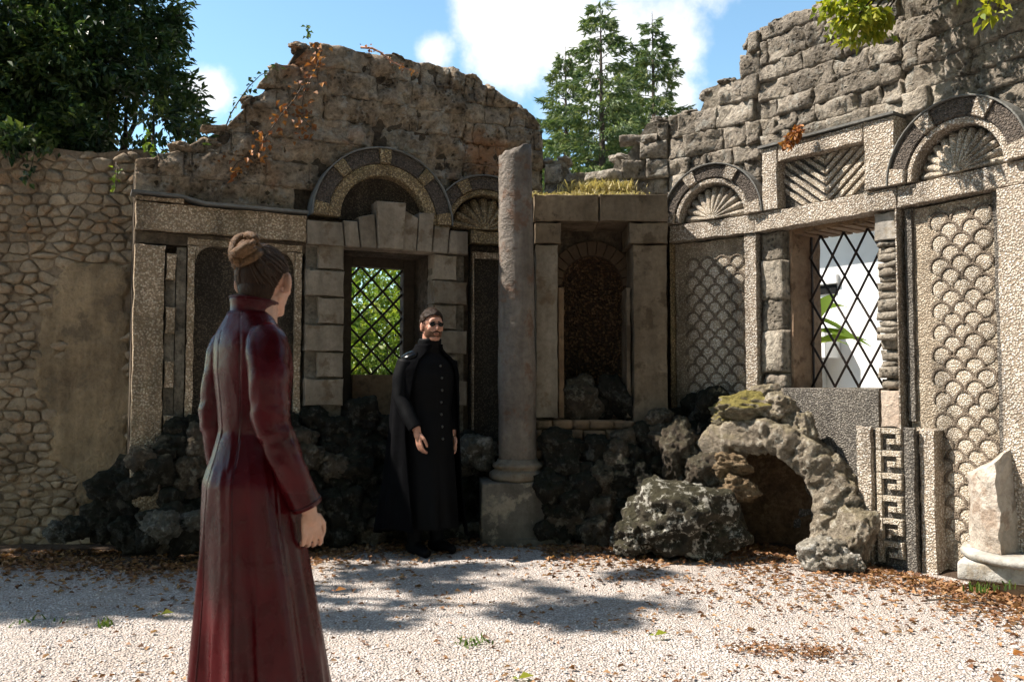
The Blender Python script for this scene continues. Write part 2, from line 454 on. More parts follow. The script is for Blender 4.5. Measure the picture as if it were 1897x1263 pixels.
def mat_gravel():
    t = NT('pale_gravel')
    v = t.voro(78)
    sep = t.n('ShaderNodeSeparateColor'); t.l(v.outputs['Color'], sep.inputs[0])
    c = t.ramp(sep.outputs[0], [(0, (.51, .465, .43)), (.25, (.42, .372, .335)), (.45, (.60, .565, .535)), (.68, (.42, .36, .325)), (.82, (.56, .50, .465)), (.93, (.30, .25, .22))], 'CONSTANT')
    c = t.mix(t.ramp(v.outputs['Distance'], [(.45, 1.0), (.7, 0.0)]), (.30, .255, .23), c)
    nn = t.noise(.9, 5, .6)
    c = t.mix(t.math('MULTIPLY', t.ramp(nn, [(.40, 0.0), (.66, 1.0)]), .5), c, (.36, .295, .245))
    h = t.math('ADD', t.ramp(v.outputs['Distance'], [(0, 1.0), (.7, 0.0)]), t.math('MULTIPLY', t.noise(16, 3, .6), 2.0))
    return t.done(c, t.bump(h, .012, 1.0), .9)
M['gravel'] = mat_gravel()
M['soil'] = mat_stone('leafy_soil', (.045, .028, .018), (.10, .065, .04), streak=False, bump=.02)
# ------------------------------------------------------------------ wall plan
def pt(px, d): return ((px - CX) / F * d, d)
FB = Facet(pt(-190, 6.75), pt(262, 6.75))
FL = Facet(pt(243, 6.43), pt(860, 7.63))
FL2 = Facet(pt(860, 7.63), pt(1009, 7.85))
FC = Facet(pt(1009, 7.85), pt(1241, 7.64))
FA = Facet(pt(985, 7.22), pt(1240, 7.22))
FR1 = Facet(pt(1241, 7.64), pt(1413, 7.08))
FR2 = Facet(pt(1413, 7.08), pt(1682, 6.10))
FR3 = Facet(pt(1682, 6.10), pt(2119, 4.85))

def block(name, f, u0, u1, z0, zl, zr, o, m, parent, rough=.018, depth=.13, rr=.03, step=.04, seed=0.0, cont=False):
    w = u1 - u0; h = max(zl, zr) - z0
    nx = max(3, int(w / step)); nz = max(3, int(h / step))
    v = []
    sv = Vector((seed * 3.1, seed * 1.7, seed)) * (0.0 if cont else 1.0)
    for j in range(nz + 1):
        for i in range(nx + 1):
            s = i / nx; t = j / nz
            # cluster rows near the edges
            s = .5 - .5 * math.cos(PI * s) * (.75 + .25 * abs(math.cos(PI * s))); t = .5 - .5 * math.cos(PI * t) * (.75 + .25 * abs(math.cos(PI * t)))
            top = zl + (zr - zl) * s
            u = u0 + w * s; z = z0 + (top - z0) * t
            e = min(u - u0, u1 - u, z - z0, top - z)
            k = max(0.0, 1 - e / rr)
            p = f.P(u, z, 0) + sv
            off = o - rr * .8 * k * k + fbm(p * 5.0, 3) * rough + abs(noise.noise(p * 19)) * -rough * 1.1
            u += noise.noise(p * 7 + Vector((9, 0, 0))) * .012 * (1 if k > 0 else .3); z += noise.noise(p * 7 + Vector((0, 9, 0))) * .012 * (1 if k > 0 else .3)
            v.append(f.P(u, z, off))
    W = nx + 1
    fs = [(j * W + i, j * W + i + 1, (j + 1) * W + i + 1, (j + 1) * W + i) for j in range(nz) for i in range(nx)]
    border = [i for i in range(W)] + [j * W + nx for j in range(1, nz + 1)] + [nz * W + i for i in range(nx - 1, -1, -1)] + [j * W for j in range(nz - 1, 0, -1)]
    b0 = len(v)
    for q in border: v.append(v[q] - f.n * depth)
    nb = len(border)
    fs += [(border[k], b0 + k, b0 + (k + 1) % nb, border[(k + 1) % nb]) for k in range(nb)]
    fs.append(tuple(b0 + k for k in range(nb)))
    return mesh_obj(name, v, fs, m, parent, smooth=True)

def core_mesh(name, parts, m, parent):
    """parts: (facet, top function, list of openings (u0,u1,z0,z1), u start, u end, front offset, thickness)"""
    bm = bmesh.new()
    for f, top, holes, ua, ub, of, th in parts:
        us = sorted(set([ua, ub] + [round(h[k], 4) for h in holes for k in (0, 1) if ua < h[k] < ub] + [ua + (ub - ua) * i / max(1, int((ub - ua) / .09)) for i in range(max(1, int((ub - ua) / .09)))]))
        for a, b in zip(us, us[1:]):
            if b - a < 1e-4: continue
            mid = (a + b) / 2; iv = [(-.05, None)]
            for h in holes:
                if h[0] - 1e-4 <= mid <= h[1] + 1e-4:
                    iv = [(-.05, h[2]), (h[3], None)]
            for z0, z1 in iv:
                ta = z1 if z1 is not None else top(a); tb = z1 if z1 is not None else top(b)
                if ta <= z0 or tb <= z0: continue
                q = [f.P(a, z0, of), f.P(b, z0, of), f.P(b, tb, of), f.P(a, ta, of), f.P(a, z0, of - th), f.P(b, z0, of - th), f.P(b, tb, of - th), f.P(a, ta, of - th)]
                vs = [bm.verts.new(x) for x in q]
                for fc in ((0, 1, 2, 3), (5, 4, 7, 6), (4, 0, 3, 7), (1, 5, 6, 2), (3, 2, 6, 7), (4, 5, 1, 0)):
                    bm.faces.new([vs[i] for i in fc])
    bmesh.ops.remove_doubles(bm, verts=bm.verts, dist=2e-3)
    # drop the inner faces two strips share
    seen = {}
    for fc in bm.faces:
        seen.setdefault(frozenset(v.index for v in fc.verts), []).append(fc)
    bm.verts.index_update()
    seen = {}
    for fc in bm.faces:
        seen.setdefault(frozenset(v.index for v in fc.verts), []).append(fc)
    dead = [fc for k in seen.values() if len(k) > 1 for fc in k]
    if dead: bmesh.ops.delete(bm, geom=dead, context='FACES')
    bmesh.ops.recalc_face_normals(bm, faces=bm.faces)
    off = Vector(parent.location)
    for v in bm.verts: v.co -= off
    me = bpy.data.meshes.new(name); bm.to_mesh(me); bm.free(); me.materials.append(m)
    return link(bpy.data.objects.new(name, me), parent)

def topfn(f, px_pts, o=0.0):
    pts = sorted(f.uz(x, y, o) for x, y in px_pts)
    return lambda u: interp(pts, u)

def courses(f, ua, ub, za, top, o, m, parent, hr=(.17, .24), wr=(.2, .5), skip=None, rough=.03, slope=True, seed=1, gap=.006, name='block', minh=.07, rr=.018, oj=.018, cont=False, step=.04):
    r = random.Random(seed); z = za; k = 0
    while z < 5:
        h = r.uniform(*hr); u = ua - r.uniform(0, .2); any_ = False
        while u < ub:
            w = r.uniform(*wr); a = max(u, ua); b = min(u + w, ub)
            u += w
            if b - a < .06: continue
            ta = top(a + .01); tb = top(b - .01)
            if not slope:
                ta = tb = min(ta, tb) if abs(ta - tb) < .25 else (ta + tb) / 2
            zl = min(z + h, ta); zr = min(z + h, tb)
            if max(zl, zr) - z < minh: continue
            any_ = True
            if min(ta, tb) < z + h - .01 and slope:
                # broken top: short stones of uneven height
                q = a
                while q < b - .03:
                    q2 = min(b, q + r.uniform(.09, .2)); 
                    if b - q2 < .05: q2 = b
                    tt = min(z + h, top(q) + r.uniform(-.012, .012)); t2_ = min(z + h, top(q2) + r.uniform(-.012, .012))
                    if max(tt, t2_) - z > .03:
                        k += 1; block(name, f, q + .002, q2 - .002, z + gap / 2, max(tt, z + .02), max(t2_, z + .02), o + r.uniform(-oj, oj), m, parent, rough=rough, seed=seed + k * .37, rr=rr, cont=cont, step=step)
                    q = q2
                continue
            zl = max(zl, z + .03); zr = max(zr, z + .03)
            if skip and skip((a + b) / 2, z + h / 2): continue
            k += 1
            block(name, f, a + gap / 2, b - gap / 2, z + gap / 2, zl - gap / 2, zr - gap / 2, o + r.uniform(-oj, oj), m, parent, rough=rough, seed=seed + k * .37, rr=rr, cont=cont, step=step)
        z += h
        if not any_: break
    return k

def arc_poly(uc, zc, r0, r1, a0, a1, n=8):
    p = [(uc + r1 * math.cos(a0 + (a1 - a0) * i / n), zc + r1 * math.sin(a0 + (a1 - a0) * i / n)) for i in range(n + 1)]
    p += [(uc + r0 * math.cos(a1 - (a1 - a0) * i / n), zc + r0 * math.sin(a1 - (a1 - a0) * i / n)) for i in range(n + 1)]
    return p
def ring(mb, f, uc, zc, r0, r1, a0, a1, o0, o1, n=24, bev=.008, mi=0):
    """solid arch ring with rounded front edges"""
    prof = [(r0, o0), (r0, o1 - bev), (r0 + bev, o1), (r1 - bev, o1), (r1, o1 - bev), (r1, o0)]
    v = []; k = len(prof)
    for i in range(n + 1):
        a = a0 + (a1 - a0) * i / n
        for r, o in prof: v.append(f.P(uc + r * math.cos(a), zc + r * math.sin(a), o))
    fs = [(i * k + j, i * k + (j + 1) % k, (i + 1) * k + (j + 1) % k, (i + 1) * k + j) for i in range(n) for j in range(k)]
    fs += [tuple(range(k)), tuple(reversed(range(n * k, (n + 1) * k)))]
    mb.add(v, fs, mi)
def half_disc(mb, f, uc, zc, r, o0, o1, n=24):
    prism(mb, f, [(uc + r * math.cos(PI * i / n), zc + r * math.sin(PI * i / n)) for i in range(n + 1)], o0, o1)

def arch(parent, f, uc, zc, r_in, r_mid, r_out, o0, o1, mats, shell=None, dark_first=True, nv=9, back=.0, slate=True):
    """semicircular arch: inner pebble ring, outer ring of light and dark voussoirs, thin slate hood, lunette with shell flutes"""
    m_ring, m_light, m_dark, m_back, m_fl = mats
    mb = MB(); half_disc(mb, f, uc, zc, r_in + .02, o0, back)
    lun = fix_normals(mb.obj('lunette', m_back, parent))
    mb = MB(); ring(mb, f, uc, zc, r_in, r_mid, 0, PI, o0, o1 - .015)
    rg = fix_normals(mb.obj('arch_ring', m_ring, parent))
    wl = .55
    tot = nv // 2 * 1.6 + (nv - nv // 2) * wl
    a = 0.0
    for i in range(nv):
        w = (wl if i % 2 == 0 else 1.6) / ((nv // 2) * 1.6 + (nv - nv // 2) * wl) * PI
        mb = MB(); ring(mb, f, uc, zc, r_mid + .002, r_out, a + .004, a + w - .004, o0, o1 + (.012 if i % 2 == 0 else -.006), n=5)
        fix_normals(mb.obj('voussoir', m_light if i % 2 == 0 else m_dark, rg))
        a += w
    if slate:
        mb = MB(); ring(mb, f, uc, zc, r_out + .002, r_out + .014, 0, PI, o0, o1 + .016, bev=.003)
        fix_normals(mb.obj('slate_hood', M['slate'], parent))
    if shell:
        nf, depth, hub = shell
        R1 = r_in - .015
        for i in range(nf):
            a0 = PI * i / nf; a1 = PI * (i + 1) / nf; v = []; nr = 9; nk = 6
            for j in range(nr + 1):
                t = j / nr; r = R1 * (.10 + .90 * t)
                scal = 1.0 - .10 * (t > .8) * ((t - .8) / .2)
                base = back + .012 + depth * (1 - t) ** .8 * (1 if hub else .5) + (0.03 * t * t if not hub else 0)
                for k in range(nk + 1):
                    s = k / nk; aa = a0 + (a1 - a0) * s
                    rise = math.sin(PI * s) * (a1 - a0) * r * .42
                    rr_ = r * (1 - .07 * t * t * (1 - math.sin(PI * s)))
                    v.append(f.P(uc + rr_ * math.cos(aa), zc + max(.004, rr_ * math.sin(aa)), base + rise))
            W = nk + 1
            fs = [(j * W + k, j * W + k + 1, (j + 1) * W + k + 1, (j + 1) * W + k) for j in range(nr) for k in range(nk)]
            border = list(range(W)) + [j * W + nk for j in range(1, nr + 1)] + [nr * W + k for k in range(nk - 1, -1, -1)] + [j * W for j in range(nr - 1, 0, -1)]
            b0 = len(v)
            for q in border: v.append(Vector(v[q]) - f.n * (Vector(v[q] - f.p0).dot(f.n) - back + .01))
            nb = len(border); fs += [(border[k], b0 + k, b0 + (k + 1) % nb, border[(k + 1) % nb]) for k in range(nb)]
            fix_normals(mesh_obj('flute', v, fs, m_fl, lun, smooth=True))
        mb = MB(); half_disc(mb, f, uc, zc, R1 * .13, back, back + .012 + depth * (1.1 if hub else .6), 10)
        fix_normals(mb.obj('shell_hub', m_fl, lun))
    return lun, rg

def clip_poly(poly, u0, u1, z0, z1):
    for ax, lim, sg in ((0, u0, 1), (0, u1, -1), (1, z0, 1), (1, z1, -1)):
        out = []
        for i in range(len(poly)):
            a = poly[i]; b = poly[(i + 1) % len(poly)]
            ia = (a[ax] - lim) * sg >= 0; ib = (b[ax] - lim) * sg >= 0
            if ia: out.append(a)
            if ia != ib:
                t = (lim - a[ax]) / (b[ax] - a[ax]); out.append((a[0] + (b[0] - a[0]) * t, a[1] + (b[1] - a[1]) * t))
        poly = out
        if len(poly) < 3: return []
    return poly

def scale_mesh():
    """one fish scale of pebbles: a low dome under a raised dark rim; x along the wall, -y out of it"""
    mb = MB(); r = .063; v = [(0, -.018, 0)]; n = 12; fs = []
    rings = [(.5, -.020), (.85, -.014), (1.0, 0.004)]
    for q, o in rings:
        for i in range(n): a = 2 * PI * i / n; v.append((r * q * math.cos(a), o, r * q * math.sin(a)))
    fs += [(0, 1 + i, 1 + (i + 1) % n) for i in range(n)]
    for k in range(2): fs += [(1 + k * n + i, 1 + (k + 1) * n + i, 1 + (k + 1) * n + (i + 1) % n, 1 + k * n + (i + 1) % n) for i in range(n)]
    mb.add(v, fs, 0)
    v = []; m = 10
    prof = [(.056, .004), (.058, -.026), (.067, -.036), (.077, -.026), (.078, .004)]
    for i in range(m + 1):
        a = PI * (-.06 + 1.12 * i / m)
        for rr_, o in prof: v.append((rr_ * math.cos(a), o, rr_ * math.sin(a)))
    k = len(prof); fs = [(i * k + j, (i + 1) * k + j, (i + 1) * k + j + 1, i * k + j + 1) for i in range(m) for j in range(k - 1)]
    mb.add(v, fs, 1)
    me = bpy.data.meshes.new('scale'); me.from_pydata(mb.v, [], mb.f); me.materials.append(M['scale_fill']); me.materials.append(M['scale_rim'])
    me.polygons.foreach_set('material_index', mb.mi); me.polygons.foreach_set('use_smooth', [True] * len(mb.f)); me.update()
    bm = bmesh.new(); bm.from_mesh(me); bmesh.ops.recalc_face_normals(bm, faces=bm.faces); bm.to_mesh(me); bm.free()
    return me
SCALE = None
def scales(f, u0, u1, z0, z1, o, parent, pitch=.152, row=.076, seed=1):
    global SCALE
    if SCALE is None: SCALE = scale_mesh()
    root = parent.parent or parent
    r = random.Random(seed); n = max(1, int(round((u1 - u0) / pitch))); p = (u1 - u0) / n; k = 0
    z = z1 - .08; j = 0
    while z > z0 + .02:
        off = (j % 2) * .5
        for i in range(n + (0 if j % 2 == 0 else -1)):
            u = u0 + p * (i + .5 + off)
            ob = bpy.data.objects.new('scale', SCALE); link(ob, parent)
            ob.location = f.P(u + r.uniform(-.004, .004), z + r.uniform(-.004, .004), o + r.uniform(-.004, .002)) - Vector(root.location)
            s = p / .152 * r.uniform(.94, 1.04)
            ob.scale = (s, r.uniform(.34, .52), s * r.uniform(.96, 1.04))
            ob.rotation_euler = (0, r.uniform(-.08, .08), math.atan2(f.U.y, f.U.x)); k += 1
        z -= row; j += 1
    return k

def lattice(parent, f, corners, o, pitch_u, pitch_z, m, bar=.011):
    """diamond grille: corners (u0,u1,z0,z1); bars run both ways, each its own piece"""
    u0, u1, z0, z1 = corners
    n = int((u1 - u0) / pitch_u) + int((z1 - z0) / pitch_z) + 3
    for sgn in (1, -1):
        for k in range(-n, n):
            # line through (uc + k*pitch_u, z0) with slope +-pitch_z/pitch_u
            p = []
            ua = u0 + k * pitch_u; sl = sgn * pitch_z / pitch_u
            cand = []
            for u in (u0, u1):
                z = z0 + (u - ua) * sl
                if z0 <= z <= z1: cand.append((u, z))
            for z in (z0, z1):
                u = ua + (z - z0) / sl
                if u0 < u < u1: cand.append((u, z))
            if len(cand) < 2: continue
            cand.sort(); a, b = cand[0], cand[-1]
            if math.hypot(a[0] - b[0], a[1] - b[1]) < .06: continue
            mb = MB(); tube(mb, [f.P(a[0], a[1], o + sgn * bar * .55), f.P((a[0] + b[0]) / 2 + .003, (a[1] + b[1]) / 2, o + sgn * bar * .6), f.P(b[0], b[1], o + sgn * bar * .55)], bar * .8, 6)
            mb.obj('bar', m, parent, smooth=True)

# ------------------------------------------------------------------ ground
def ground():
    mb = MB(); v = []; fs = []
    xs = [-260, -60, -20] + [-9 + i * .25 for i in range(61)] + [8, 20, 60, 260]
    ys = [-60, -10, -2] + [0 + i * .2 for i in range(50)] + [11, 16, 30, 80, 400]
    for y in ys:
        for x in xs:
            z = 0.0
            if 2 < y < 8 and abs(x) < 6: z = fbm((x * .7, y * .7, 3), 3) * .018
            v.append((x, y, z))
    W = len(xs)
    fs = [(j * W + i, j * W + i + 1, (j + 1) * W + i + 1, (j + 1) * W + i) for j in range(len(ys) - 1) for i in range(W - 1)]
    o = mesh_obj('ground', v, fs, M['gravel'], None, smooth=True); o['kind'] = 'structure'
ground()
def wall_y(x):
    for f in (FB, FL, FL2, FC, FR1, FR2, FR3):
        a, b = f.p0, f.p1
        if f is FB and x > FL.p0.x: continue
        if a.x <= x <= b.x: return a.y + (b.y - a.y) * (x - a.x) / (b.x - a.x)
    return 6.7 if x < 0 else 4.9

# ------------------------------------------------------------------ rubble wall on the left
def rubble_wall():
    f = FB
    root = thing('rubble_wall', f.P(.9, 0, -.2), 'rough field stone wall with an ochre plaster patch, under the dark evergreen tree', 'wall')
    top = lambda u: 3.14 + .05 * noise.noise(Vector((u * 3, 0, 0)))
    core_mesh('wall_core', [(f, lambda u: top(u) - .03, [], 0, f.len, -.010, .45)], M['mortar'], root)
    poly = [(78, 560), (105, 500), (140, 478), (185, 470), (245, 480), (250, 700), (250, 860), (215, 905), (170, 940), (140, 930), (120, 880), (95, 850), (85, 800), (75, 740), (68, 690), (80, 640)]
    P = [f.uz(x, y) for x, y in poly]
    def inside(u, z):
        c = False; n = len(P)
        for i in range(n):
            a, b = P[i], P[(i + 1) % n]
            if (a[1] > z) != (b[1] > z) and u < (b[0] - a[0]) * (z - a[1]) / (b[1] - a[1]) + a[0]: c = not c
        return c
    def dist(u, z):
        d = 9
        for i in range(len(P)):
            a, b = Vector(P[i]), Vector(P[(i + 1) % len(P)]); q = Vector((u, z)); t = max(0, min(1, (q - a).dot(b - a) / (b - a).length_squared)); d = min(d, (q - a - (b - a) * t).length)
        return d if inside(u, z) else -d
    # plaster patch: sinks away below the stones at its ragged edge
    u0, u1 = f.u(50), f.u(262); z0, z1 = .25, 2.45; st = .03
    nu = int((u1 - u0) / st); nz = int((z1 - z0) / st); v = []; ok = []
    for j in range(nz + 1):
        for i in range(nu + 1):
            u = u0 + (u1 - u0) * i / nu; z = z0 + (z1 - z0) * j / nz
            d = dist(u, z) + fbm((u * 5, z * 5, 1), 5) * .13
            o = .016 + .012 * fbm((u * 5, z * 5, 7), 4) - .02 * max(0, noise.noise(Vector((u * 16, z * 16, 2))) - .25)
            if d < .05: o -= (.05 - d) * 1.2
            v.append(f.P(u, z, max(o, -.1))); ok.append(d > -.07)
    W = nu + 1
    fs = [q for q in ((j * W + i, j * W + i + 1, (j + 1) * W + i + 1, (j + 1) * W + i) for j in range(nz) for i in range(nu)) if all(ok[k] for k in q)]
    used = sorted({k for q in fs for k in q}); mp = {k: i for i, k in enumerate(used)}
    pp = mesh_obj('plaster_patch', [v[k] for k in used], [tuple(mp[k] for k in q) for q in fs], M['plaster'], root, smooth=True)
    pp['label'] = 'ragged patch of ochre plaster left on the stones'
    # stones: an uneven net of cells, each cell one rounded stone
    r = random.Random(11); pts = []; z = -.05
    while z < 3.3:
        h = r.uniform(.04, .105); u = f.u(-60) - r.uniform(0, .2)
        while u < f.len + .2:
            w = r.choice((r.uniform(.05, .11), r.uniform(.09, .17), r.uniform(.14, .26))); pts.append((u + w / 2, (z + h / 2 + r.uniform(-.03, .03)))); u += w
        z += h
    AS = 2.0
    for i, (pu, pz) in enumerate(pts):
        if pz < .0 or pz > 3.09 or pu > f.len - .03 or pu < f.u(-45): continue
        if dist(pu, pz) + fbm((pu * 5, pz * 5, 1), 5) * .13 > .05: continue
        cell = [(pu - .2, pz - .16), (pu + .2, pz - .16), (pu + .2, pz + .16), (pu - .2, pz + .16)]
        for j, (qu, qz) in enumerate(pts):
            if i == j or abs(qu - pu) > .5 or abs(qz - pz) > .4: continue
            nx, nz = (qu - pu), (qz - pz) * AS * AS
            c0 = nx * (pu + qu) / 2 + nz * (pz + qz) / 2
            out = []
            for a_, b_ in zip(cell, cell[1:] + cell[:1]):
                da = a_[0] * nx + a_[1] * nz - c0; db = b_[0] * nx + b_[1] * nz - c0
                if da <= 0: out.append(a_)
                if (da <= 0) != (db <= 0):
                    t = da / (da - db); out.append((a_[0] + (b_[0] - a_[0]) * t, a_[1] + (b_[1] - a_[1]) * t))
            cell = out
            if len(cell) < 3: break
        if len(cell) >= 3: cell_stone(f, cell, r, root)
    # flat slab
    return root
def cell_stone(f, cell, r, root, name='stone', m=None, o=0.0):
    cu = sum(p[0] for p in cell) / len(cell); cz = sum(p[1] for p in cell) / len(cell)
    g = r.uniform(.002, .008); poly = []
    for u, z in cell:
        du, dz = u - cu, z - cz; l = math.hypot(du, dz) or 1
        k = max(.5, 1 - g * 1.35 / l); poly.append((cu + du * k, cz + dz * k))
    for _ in range(1 + (r.random() < .45)):            # round the corners
        poly = [q for a, b in zip(poly, poly[1:] + poly[:1]) for q in ((a[0] * .78 + b[0] * .22, a[1] * .78 + b[1] * .22), (a[0] * .22 + b[0] * .78, a[1] * .22 + b[1] * .78))]
    if len(poly) > 20: poly = poly[::2]
    n = len(poly); s = Vector((r.uniform(0, 50), r.uniform(0, 50), 0)); th = r.uniform(.003, .022); oo = o + r.uniform(-.012, .014)
    v = [f.P(cu, cz, oo + th * (1 + .3 * noise.noise(s)))]
    for q, hg in ((.55, .93), (.82, .66), (.96, .2), (1.0, -.5), (.98, -1.6)):
        for u, z in poly:
            uu, zz = cu + (u - cu) * q, cz + (z - cz) * q
            jt = noise.noise(Vector((uu * 14, zz * 14, 0)) + s)
            v.append(f.P(uu + jt * .006 * q, zz, oo + th * hg + (jt * .020 if q < .97 else 0)))
    fs = [(0, 1 + i, 1 + (i + 1) % n) for i in range(n)]
    for k in range(4): fs += [(1 + k * n + i, 1 + (k + 1) * n + i, 1 + (k + 1) * n + (i + 1) % n, 1 + k * n + (i + 1) % n) for i in range(n)]
    return fix_normals(mesh_obj(name, v, fs, m or M['rubble'], root, smooth=True))
def stone(f, uc, zc, w, h, r, root, name='stone', o=0.0, m=None, thick=None):
    nx, nz = 8, 6; v = []; s = Vector((r.uniform(0, 50), r.uniform(0, 50), r.uniform(0, 50)))
    th = thick or r.uniform(.03, .06); tilt = r.uniform(-.12, .12); ex = r.uniform(2.2, 4.0)
    # concentric rings of a rounded, uneven pebble face
    rings = [(0, 1.0), (.45, .95), (.75, .74), (.93, .38), (1.0, -.25), (.98, -1.0)]; n = 12
    v.append((0, 0, 1.0))
    for q, hgt in rings[1:]:
        for i in range(n):
            a = 2 * PI * i / n
            ca, sa = math.cos(a), math.sin(a)
            rr = (abs(ca) ** ex + abs(sa) ** ex) ** (-1 / ex)
            jit = 1 + .16 * noise.noise(Vector((ca * 1.3, sa * 1.3, 0)) + s)
            v.append((ca * rr * q * jit, sa * rr * q * jit, hgt + .25 * noise.noise(Vector((ca * q * 1.7, sa * q * 1.7, 3)) + s) * (q < .95)))
    fs = [(0, 1 + i, 1 + (i + 1) % n) for i in range(n)]
    for k in range(len(rings) - 2): fs += [(1 + k * n + i, 1 + (k + 1) * n + i, 1 + (k + 1) * n + (i + 1) % n, 1 + k * n + (i + 1) % n) for i in range(n)]
    fs = [tuple(reversed(q)) for q in fs]
    ct, st = math.cos(tilt), math.sin(tilt); oo = o + r.uniform(-.012, .012)
    W = []
    for x, y, g in v:
        x *= w / 2; y *= h / 2
        W.append(f.P(uc + x * ct - y * st, zc + x * st + y * ct, oo + g * th - .02))
    return fix_normals(mesh_obj(name, W, fs, m or M['rubble'], root, smooth=True))
RUBBLE = rubble_wall()

# ------------------------------------------------------------------ left half of the ruined facade
LINT = [(563, 410), (860, 435)]
def left_facade():
    f = FL; g = FL2
    root = thing('ruined_grotto_wall', f.P(1.4, 0, -.2), 'tall broken tufa wall with pebble mosaic, arched window and orange creeper, behind the man in black', 'wall')
    sil = [(215, 300), (300, 285), (370, 262), (400, 238), (444, 226), (450, 205), (462, 190), (485, 158), (508, 155), (510, 118), (550, 112), (553, 72), (600, 72), (615, 84), (640, 88), (700, 92), (770, 108), (830, 124), (860, 140), (892, 137), (902, 158), (925, 172), (940, 190), (984, 198), (988, 226), (1018, 232), (1022, 282), (1040, 288), (1060, 290)]
    tl = topfn(f, sil, -.02); tg = topfn(g, sil, -.02)
    zband = f.z(400, 388)
    # window opening
    wu0, wu1 = f.u(632), f.u(796); wz0, wz1 = f.z(700, 742), f.z(700, 466)
    hole = (wu0, wu1, .62, wz1)
    core_mesh('wall_core', [(f, lambda u: tl(u) - .06, [hole], 0, f.len, -.06, .5), (g, lambda u: tg(u) - .06, [], 0, g.len, -.06, .5)], M['core_dark'], root)
    acz = f.z(703, 412); acu = f.u(703)
    gcz = g.z(893, 430); gcu = g.u(893)
    def skL(u, z): return math.hypot(u - acu, z - acz) < .45 or (z < acz + .02 and u > f.u(575))
    def skG(u, z): return math.hypot(u - gcu, z - gcz) < .36
    courses(f, 0, f.len, zband + .01, tl, 0, M['tufa_old'], root, hr=(.18, .25), wr=(.28, .6), skip=skL, rough=.07, seed=5, gap=.0005, minh=.03, rr=.006, oj=.006, cont=True, step=.03)
    courses(g, 0, g.len, f.z(855, 430), tg, 0, M['tufa_old'], root, hr=(.18, .24), wr=(.16, .32), skip=skG, rough=.06, seed=6, gap=.002, minh=.04, slope=True, rr=.012, oj=.008, cont=True, step=.03)
    # lumps of stone standing on the broken top
    r = random.Random(21)
    for px, py, w, h in ((880, 142, 34, 22), (905, 160, 30, 24), (966, 210, 44, 46), (560, 80, 30, 22), (520, 122, 34, 20), (470, 180, 30, 26), (590, 82, 26, 16), (745, 108, 36, 14), (688, 100, 34, 14), (935, 190, 24, 20), (455, 235, 40, 18), (400, 256, 40, 20), (345, 270, 44, 22), (838, 132, 34, 16)):
        ff = f if px < 860 else g
        u, z = ff.uz(px, py, -.1)
        rock_on(root, 'top_stone', ff.P(u, z - .03, -.16), w * 7.2 / F, .3, h * 7.2 / F, M['tufa_old'], r)
    # cornice band and slate edge
    zc1 = zband; zc0 = f.z(243, 428)
    uE = f.u(562)
    slab('cornice_band', f, 0, uE, zc0, zc1, -.06, .09, M['pebble_shade'], root)
    slab('cornice_step', f, 0, uE, zc0 - .09, zc0 - .002, -.06, .05, M['core_dark'], root)
    mb = MB()
    slp = [(-.03, .055), (f.u(330), .05), (f.u(350), .03), (f.u(372), .012), (f.u(470), .012), (uE, .012)]
    up = [(u, zc1 + dz + .016) for u, dz in slp]; lo = [(u, zc1 + dz - .004) for u, dz in reversed(slp)]
    prism(mb, f, lo[::-1] + up[::-1], -.05, .135)
    fix_normals(mb.obj('slate_coping', M['slate'], root))
    # fill under the raised left part of the slate
    slab('cornice_cap', f, .0, f.u(335), zc1 + .002, zc1 + .044, -.06, .088, M['pebble_shade'], root)
    # corner pilaster with toothed edge
    zf = .05
    slab('pilaster', f, .0, f.u(303), zf, zc0 - .10, -.06, .085, M['pebble_shade'], root)
    k = 0; z = zc0 - .16
    while z > .5:
        h = .20
        if k % 2 == 0: slab('pilaster_tooth', f, f.u(303) + .002, f.u(323), z - h, z, -.06, .08, M['pebble_shade'], root)
        k += 1; z -= h + .003
    slab('tooth_gap', f, f.u(303) + .004, f.u(323) - .002, zf, zc0 - .16, -.06, .035, M['core'], root)
    slab('plain_strip', f, f.u(323) + .004, f.u(342), zf, zc0 - .10, -.06, .03, M['core'], root)
    # mosaic panel with its light frame
    pu0, pu1 = f.u(343), f.u(556); pz1 = f.z(343, 441); pz0 = .55; fw = .062
    pn = slab('mosaic_panel', f, pu0, pu1, .05, pz1, -.06, .012, M['pebble_black'], root)
    slab('panel_frame', f, pu0, pu1, pz1 - fw, pz1, .012, .055, M['pebble_shade'], pn)
    slab('panel_frame', f, pu0, pu0 + fw, pz0, pz1 - fw - .002, .012, .055, M['pebble_shade'], pn)
    slab('panel_frame', f, pu1 - fw, pu1, pz0, pz1 - fw - .002, .012, .055, M['pebble_shade'], pn)
    for s, u in ((1, pu0 + fw), (-1, pu1 - fw)):
        mb = MB(); c = [(u + s * .11 * (1 - math.sin(a)), pz1 - fw - .002 - .13 * (1 - math.cos(a))) for a in [PI / 2 * i / 6 for i in range(7)]]
        poly = [(u + s * .002, pz1 - fw - .002)] + c
        prism(mb, f, poly, .012, .054); fix_normals(mb.obj('corner_piece', M['pebble_shade'], pn))
    # window surround: quoins and the flat arch
    um = f.u(633)
    ys = [(455, 502, 583), (502, 552, 560), (552, 602, 583), (602, 652, 560), (652, 700, 583), (700, 752, 560)]
    for i, (ya, yb, xl) in enumerate(ys):
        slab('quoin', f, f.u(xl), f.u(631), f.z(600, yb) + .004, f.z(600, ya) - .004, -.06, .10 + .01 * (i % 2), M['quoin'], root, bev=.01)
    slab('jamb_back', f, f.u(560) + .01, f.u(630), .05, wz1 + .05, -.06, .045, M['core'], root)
    ys = [(474, 522, 838), (522, 566, 858), (566, 612, 838), (612, 657, 856), (657, 705, 838), (705, 752, 858)]
